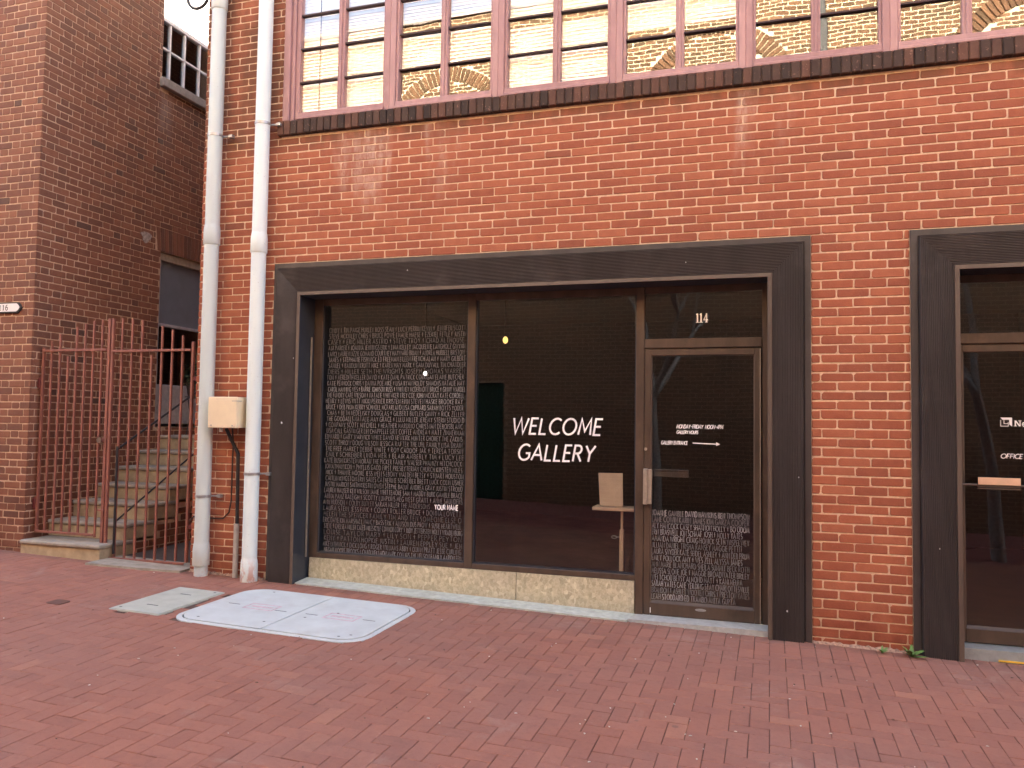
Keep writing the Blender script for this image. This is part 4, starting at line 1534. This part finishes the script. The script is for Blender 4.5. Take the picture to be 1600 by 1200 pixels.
def pipe(xc, label, mat, r, segs, clamps, zfoot):
    o = empty('downpipe', (xc, -.1, zfoot), label, 'drain pipe', 'drain pipes on the gallery wall')
    for kind, z0, z1 in segs:
        m = MB()
        a, b = z0 - zfoot, z1 - zfoot
        if kind == 'p':
            m.tube([(0, 0, a), (0, 0, b)], r, 32)
            m.build('pipe_length', mat, o)
        elif kind == 's':
            m.tube([(0, .004, a), (0, .004, b)], r * .93, 24)
            m.build('pipe_stub', mat, o)
        else:
            m.tube([(0, 0, a), (0, 0, a + .004), (0, 0, b - .05), (0, 0, b - .012), (0, 0, b)], [r + .006, r + .0085, r + .0085, r + .004, r + .001], 24)
            m.build('collar', mat, o)
    for z in clamps:
        clamp_part(o, z - zfoot, r, galv_mat)
    return o


pipe(-4.84, 'greyed white drain pipe at the building corner, left of the cream box', pipe_grey, .065,
     [('p', 3.86, 9.2), ('c', 3.78, 3.95), ('p', 1.72, 3.8), ('c', 1.59, 1.77), ('p', -1.14, 1.62), ('c', -1.30, -1.10), ('s', -1.42, -1.28)], [2.60, -.685], gz(-4.84, -.1))
pipe(-4.335, 'clean white drain pipe between the cream box and the dark shop surround', pipe_white, .065,
     [('p', 1.6, 9.2), ('c', 1.49, 1.67), ('p', -1.25, 1.52), ('c', -1.425, -1.21)], [2.66, -.47], gz(-4.335, -.1))

# cable hoop near the top
m = MB()
pts = [(-5.19, -.06, 4.25)] + [(-5.085 + .115 * cos(R(a)), -.1, 3.95 + .115 * sin(R(a))) for a in range(170, 375, 12)] + [(-4.93, -.04, 4.1)]
m.tube(pts, .014, 8)
tag(m.build('cable_loop', black_mat), 'black cable hanging in a loop beside the top of the greyed pipe', 'cable')

# electric box
eb = empty('electric_box', (-4.58, -.13, .065), 'cream metal junction box on the brick wall between two white pipes', 'junction box')
m = MB()
m.bbox(-.148, .148, -.062, .085, -.135, .135, .004)
m.build('case', cream_mat, eb)
m = MB()
m.bbox(-.15, .15, -.085, -.064, -.137, .137, .006)
m.build('lid', cream_mat, eb)
m = MB()
m.box(.1, .155, -.088, -.0852, .098, .103); m.box(.1505, .153, -.085, -.02, .098, .103)
m.build('hasp', galv_mat, eb)
for q in (-.11, .11):
    MB().tube([(q, -.0845, -.115), (q, -.089, -.115)], .006, 8).build('screw', galv_mat, eb)
m = MB()
m.tube([(-.04, -.04, -.136), (-.04, -.04, -.172)], .017, 12)
m.build('cable_gland', conduit_mat, eb)
m = MB()
m.box(-.12, -.08, .085, .128, -.1, .1); m.box(.08, .12, .085, .128, -.1, .1)
m.build('bracket', galv_mat, eb)
m = MB()
m.tube([(-4.62, -.1, -.075), (-4.59, -.06, -.18), (-4.53, -.04, -.3), (-4.52, -.035, -.95)], .016, 8)
tag(m.build('power_cable', black_mat), 'thick black cable running from the cream box down into a grey conduit', 'cable')
m = MB()
m.tube([(-4.57, -.08, -.075), (-4.59, -.03, -.22), (-4.60, -.022, -.35), (-4.60, -.022, -.72), (-4.62, -.022, -.83), (-4.68, -.022, -.885), (-4.78, -.02, -.89), (-5.0, -.02, -.885), (-5.06, .0, -.93)], .007, 6)
tag(m.build('thin_cable', mat_plain('brown_cable', (.05, .025, .02), .6)), 'thin brown cable curving from the cream box behind the greyed pipe', 'cable')
m = MB()
m.tube([(-4.522, -.04, gz(-4.52, 0) - .01), (-4.522, -.04, -.922)], .024, 14)
tag(m.build('conduit', conduit_mat), 'short grey plastic conduit rising from the paving beside the clean pipe', 'conduit')

# ================================================================== HATCHES
def rrect(x0, x1, y0, y1, r, n=6):
    out = []
    for cx, cy, a in ((x1 - r, y1 - r, 0), (x0 + r, y1 - r, 90), (x0 + r, y0 + r, 180), (x1 - r, y0 + r, 270)):
        out += [(cx + r * cos(R(a + 90 * k / n)), cy + r * sin(R(a + 90 * k / n))) for k in range(n + 1)]
    return out


def grounded(o):
    o.matrix_world = GMAT
    return o


hx = empty('utility_hatch', (0, 0, 0), 'large white double utility hatch with rounded corners in the brick paving', 'hatch')
hx.matrix_world = GMAT
a, b, c, d = -4.145, -2.585, -1.355, -.285
m = MB()
outer, inner = rrect(a, b, c, d, .2), rrect(a + .035, b - .035, c + .035, d - .035, .175)
n = len(outer)
v = [(x, y, .002) for x, y in outer] + [(x, y, .006) for x, y in inner] + [(x, y, -.03) for x, y in inner] + [(x, y, -.02) for x, y in outer]
f = []
for i in range(n):
    k = (i + 1) % n
    f += [(i, k, k + n, i + n), (i + n, k + n, k + 2 * n, i + 2 * n), (i + 3 * n, k + 3 * n, k, i)]
m.add(v, f)
m.build('rim', hatch_mat, hx)
MB().prism(rrect(a + .034, b - .034, c + .034, d - .034, .17), 'z', -.03, -.004).build('seat', greyseam_mat, hx)
xm = (a + b) / 2
li = rrect(a + .046, b - .046, c + .046, d - .046, .166)
for side in (-1, 1):
    poly = [p for p in li if (p[0] - xm) * side > 0]
    if side == 1:
        poly = sorted(poly, key=lambda p: math.atan2(p[1] - (c + d) / 2, p[0] - xm))
        poly = [(xm + .005, c + .046)] + poly + [(xm + .005, d - .046)]
    else:
        poly = sorted(poly, key=lambda p: math.atan2(p[1] - (c + d) / 2, -(p[0] - xm)))
        poly = [(xm - .005, c + .046)] + poly + [(xm - .005, d - .046)]
    m = MB().prism(poly, 'z', -.003, .009)
    m.build('lid', hatch_mat, hx)
cyc = (c + d) / 2
marks = MB()
for cx in (a + .45, b - .42):
    for x0, x1, y0, y1 in ((-.13, .13, .06, .075), (-.13, .13, -.075, -.06), (-.13, -.115, -.06, .06), (.115, .13, -.06, .06)):
        marks.box(cx + x0, cx + x1, cyc + y0, cyc + y1, .009, .0098)
    for k in range(11):
        marks.box(cx - .09 + k * .017, cx - .08 + k * .017 + rnd.uniform(0, .004), cyc - .02, cyc + .02, .009, .0098)
marks.build('faded_marking', pinkmark_mat, hx)
m = MB()
for x0, y0 in ((a + .2, cyc), (a + .64, cyc - .04), (b - .66, cyc - .03), (b - .2, cyc)):
    m.box(x0 - .05, x0 + .05, y0 - .004, y0 + .004, .009, .0102)
for x0, y0 in ((a + .2, c + .12), (xm - .08, c + .2), (b - .2, c + .1), (b - .14, c + .16), (a + .26, d - .1), (xm + .12, cyc - .12), (b - .5, cyc + .08)):
    m.add([(x0 + .012 * cos(k * pi / 4), y0 + .009 * sin(k * pi / 4), .0103) for k in range(8)], [tuple(range(8))])
m.build('lifting_slot', greyseam_mat, hx)

h2 = empty('utility_cover', (0, 0, 0), 'small pale grey utility cover left of the large white hatch', 'hatch')
h2.matrix_world = GMAT
a, b, c, d = -4.69, -4.235, -1.31, -.545
MB().prism(rrect(a, b, c, d, .015, 3), 'z', -.03, .004).build('rim', hatch2_mat, h2)
MB().prism(rrect(a + .012, b - .012, c + .012, d - .012, .01, 3), 'z', .0042, .009).build('lid', hatch2_mat, h2)
m = MB()
for y0 in (c + .2, d - .2):
    m.box((a + b) / 2 - .05, (a + b) / 2 + .05, y0 - .006, y0 + .006, .009, .0102)
for x0, y0 in ((a + .06, c + .06), (b - .06, d - .06)):
    m.add([(x0 + .012 * cos(k * pi / 4), y0 + .012 * sin(k * pi / 4), .0103) for k in range(8)], [tuple(range(8))])
m.build('lifting_slot', greyseam_mat, h2)
m = MB()
m.prism(rrect(-5.23, -5.1, -1.37, -1.25, .02, 3), 'z', -.01, .004)
o = m.build('drain_cover', mat_plain('rust_cover', (.13, .06, .045), .8))
o.matrix_world = GMAT
tag(o, 'small rusty square cover set in the paving at the left', 'drain cover')

# ================================================================== WEEDS, LITTER
def weed(x, y, s, n, label):
    o = empty('weed', (x, y, gz(x, y)), label, 'weed')
    for k in range(n):
        a = 2 * pi * k / n + rnd.uniform(-.3, .3)
        L = s * rnd.uniform(.7, 1.15)
        el = rnd.uniform(.25, 1.2)
        m = MB()
        L0, Rr = [], []
        for q in range(8):
            t = q / 7
            dist = L * t * cos(el * (1 - .5 * t))
            hz = L * t * sin(el) * (1 - .35 * t) + .003
            wd = s * .16 * sin(pi * min(1, t * .9 + .08)) * (1 if q % 2 else .55)
            c = Vector((dist * cos(a), dist * sin(a), hz))
            p = Vector((-sin(a), cos(a), .25)) * wd
            L0.append(tuple(c + p)); Rr.append(tuple(c - p))
        m.add(L0 + Rr, [(i, i + 1, 8 + i + 1, 8 + i) for i in range(7)])
        m.build('leaf', leaf_mat, o, fix=False)


weed(.915, -.09, .1, 15, 'green dandelion weed growing at the foot of the brick pier beside the right shop surround')
weed(.735, -.08, .065, 8, 'smallest flat green weed at the foot of the brick pier')
for mat, cnt, nm, sz in ((litter_mat, 70, 'litter', .010), (litter_dark, 35, 'dirt', .010)):
    m = MB()
    for k in range(cnt):
        if nm == 'litter' and k < 26:
            x, y = rnd.gauss(-.75, .5), rnd.gauss(-2.0, .45)
        else:
            x, y = rnd.uniform(-6.5, 1.6), rnd.uniform(-3.2, -.1)
        s = sz * rnd.uniform(.3, 1.0)
        a = rnd.uniform(0, pi)
        z = gz(x, y) + .0032
        q = [(x + s * cos(a + t) * (1 if i % 2 else .5), y + s * sin(a + t) * (1 if i % 2 else .5)) for i, t in enumerate((0, 1.2, 2.6, 3.6, 5))]
        n0 = len(q)
        m.add([(p[0], p[1], z) for p in q] + [(p[0], p[1], z + .0025) for p in q], [tuple(range(n0, 2 * n0))] + [(i, (i + 1) % n0, (i + 1) % n0 + n0, i + n0) for i in range(n0)])
    tag(m.build(nm, mat), 'tiny pale scraps scattered over the brick paving' if nm == 'litter' else 'small dark crumbs of dirt scattered over the brick paving', nm, kind='stuff')

# ================================================================== INSIDE THE WINDOW
k = (6.18 + .42) / 6.38
ds = empty('display_stand', (-1.1 * k, .42, -1.47), 'tan display stand holding a tilted blank board behind the gallery window', 'display stand')
sx0 = -1.1 * k
D = lambda x: x * k - sx0
DZ = lambda z: z * k + 1.47
m = MB()
v = []
for y in (0, .012):
    v += [(D(-1.29), .0 + y, DZ(-.64)), (D(-1.105), .0 + y, DZ(-.64)), (D(-1.125), .09 + y, DZ(-.382)), (D(-1.322), .09 + y, DZ(-.385))]
m.add(v, [(0, 1, 2, 3), (7, 6, 5, 4), (0, 4, 5, 1), (1, 5, 6, 2), (2, 6, 7, 3), (3, 7, 4, 0)])
m.build('board', wood_mat, ds)
MB().bbox(D(-1.34), D(-.9), -.06, .14, DZ(-.672), DZ(-.645), .003).build('shelf', wood_mat, ds)
MB().bbox(D(-1.122), D(-1.104), .0, .02, DZ(-.82), DZ(-.672), .002).build('post', wood_mat, ds)
MB().bbox(D(-1.13), D(-1.098), -.01, .03, 0, DZ(-.82), .003).build('post', wood_mat, ds)
m = MB()
m.tube([(D(-1.13), .01, DZ(-.882)), (D(-1.155), .01, DZ(-.882))], .004, 6)
m.tube([(D(-1.175) + .022 * cos(2 * pi * q / 12), .01, DZ(-.884) + .011 * sin(2 * pi * q / 12)) for q in range(13)], .004, 6, caps=False)
m.build('wing_nut', handle_mat, ds)

for (x, z, col, s, r_, lab) in ((-3.63, .545, (1, .92, .78), 2.5, .018, 'small white lamp bulb glowing behind the names on the left window'),
                                (-2.70, .90, (1, .55, .16), .3, .028, 'warm yellow lamp bulb glowing above the welcome lettering')):
    lp = empty('pendant_lamp', (x, 2.0, z), lab, 'lamp')
    m = MB()
    m.tube([(0, 0, -r_ * 1.3), (0, 0, -r_), (0, 0, -r_ * .4), (0, 0, r_ * .4), (0, 0, r_), (0, 0, r_ * 1.3)], [r_ * .2, r_ * .7, r_, r_, r_ * .7, r_ * .4], 12)
    m.build('bulb', mat_emit('bulb_light', col, s), lp)
    m = MB()
    m.tube([(0, 0, r_ * 1.3), (0, 0, 1.5 - z)], .006, 6)
    m.build('cord', black_mat, lp)

# ================================================================== BUILDING ACROSS THE STREET (seen in the glass)
YO = -9.3
ob = empty('opposite_building', (0, YO, 0), 'tall brick building with blind arches reflected in the mauve window band', 'building')
OZ0, OZT = -2.1, 8.72
OX0, OX1 = -17, 9
GD = (-6.1, -5.25, -1.9, .86)
arches = [(-12.0, 6.2), (-6.52, 6.1), (-1.05, 6.15), (4.45, 6.15)]
m = MB()
wall_sheet(-OX1, -OX0, OZ0, 4.6, [(-GD[1], -GD[0], GD[2], GD[3])], .006, .4, mortar_low, 'lower_wall', ob, rotz=pi)
wall_sheet(-OX1, -OX0, 4.6, OZT, [], .006, .4, mortar_far, 'upper_wall', ob, rotz=pi)
obr = courses(-OX1, -OX0, -2.07, OZT, .078, .225, joint=.019)
RO, RI = 1.62, 1.30
flt = []
for b in obr:
    xc, zc = -(b[0] + b[1]) / 2, (b[2] + b[3]) / 2
    ok = True
    for ax, az in arches:
        rr = math.hypot(xc - ax, zc - az)
        if zc > az and RI - .03 < rr < RO + .02: ok = False
    if GD[0] - .02 < xc < GD[1] + .02 and zc < GD[3]: ok = False
    if ok: flt.append(b)
lay_bricks(flt, brick_far, ob, 0, lambda x, z: (0, 0, 0), rotz=pi, tone=lambda r: r.random())
for ax, az in arches:
    n = 46
    for ring in (0,):
        mm = MB()
        for q in range(n):
            a0, a1 = pi * (q + .13) / n, pi * (q + .87) / n
            pts = [(ax + RI * cos(a0), az + RI * sin(a0)), (ax + RO * cos(a0), az + RO * sin(a0)), (ax + RO * cos(a1), az + RO * sin(a1)), (ax + RI * cos(a1), az + RI * sin(a1))]
            k0 = len(mm.v)
            mm.prism(pts, 'y', -.02, .03)
            t = rnd.random()
            for z in range(k0, len(mm.v)): mm.t[z] = t
        o = mm.build('arch', brick_far, ob, tone_attr=True)
m = MB()
m.box(OX0, OX1, -9, -.45, OZ0, OZT - .3)
m.build('building_mass', mortar_far, ob)
MB().box(OX0, OX1, -.45, .06, OZT + .002, OZT + .1).build('coping', sillstone_mat, ob)
m = MB().bbox(GD[0], GD[1], -.1, -.04, GD[2] + .1, GD[3], .01)
m.build('door', green_mat, ob)
MB().bbox(.93, 1.07, .02, .14, -1.7, 8.6, .01).build('downpipe', black_mat, ob)
# neighbours closing the street further along, so that the windows mirror a street
for x0, x1, h in ((-60, -17.2, 7.6), (9.2, 45, 8.3)):
    m = MB().box(x0, x1, YO - 8, YO - .1, -3.2, h)
    t = NT('far_brick')
    bt = t.node('ShaderNodeTexBrick', Vector=t.node('ShaderNodeMapping', Vector=t.pos(), Rotation=(R(90), 0, 0)).outputs[0], Scale=2.3,
                Color1=(.3, .13, .07, 1), Color2=(.24, .1, .06, 1), Mortar=(.6, .5, .35, 1))
    t.bsdf(bt.outputs['Color'], .9)
    tag(m.build('row_building', t.m), 'plain brick row standing %s along the far side of the street' % ('up the street' if x0 < 0 else 'down the street'), 'building')
m = MB().box(9.02, 45, 0, 9, -3.5, 8.6)
tag(m.build('row_building', t.m), 'plain brick row next door beyond the right end of the gallery', 'building')
m = MB().box(-60, -15.1, 0, 9, -2.5, 8.2)
tag(m.build('row_building', t.m), 'plain brick row beyond the left end of the brown corner building', 'building')


# ---- bare trees in the street, mirrored in the shop glass
def tree(x, y, h, seed, label):
    r = random.Random(seed)
    o = empty('bare_tree', (x, y, gz(x, y)), label, 'tree', 'bare street trees')
    tr_, cr = MB(), MB()

    def grow(p, d, L, rad, lev, mb):
        pts, rs = [p], [rad]
        q, dd = Vector(p), Vector(d)
        for i in range(4):
            dd = (dd + Vector((r.uniform(-.14, .14), r.uniform(-.14, .14), r.uniform(-.03, .12)))).normalized()
            q = q + dd * L / 4
            pts.append(tuple(q)); rs.append(rad * (1 - .1 * (i + 1)))
        mb.tube(pts, rs, 8 if lev < 2 else 5, caps=lev == 0)
        if lev >= 5: return
        nb = 3 if lev < 3 else 2
        for i in range(nb):
            a = r.uniform(0, 2 * pi)
            side = Vector((cos(a), sin(a), 0))
            nd = (dd * 1.0 + side * r.uniform(.45, .85)).normalized()
            grow(tuple(q), nd, L * r.uniform(.62, .8), rad * .55, lev + 1, cr)
    grow((0, 0, -.05), Vector((0, 0, 1)), h, .095, 0, tr_)
    tr_.build('trunk', bark_mat, o, fix=False)
    cr.build('crown', bark_mat, o, fix=False)


tree(2.85, -5.4, 2.3, 3, 'bare street tree mirrored in the right-hand glass door')
tree(-1.9, -7.9, 2.2, 11, 'bare street tree mirrored in the gallery window and door')
tree(-9.5, -6.5, 2.4, 5, 'bare street tree further up the street mirrored behind the names')
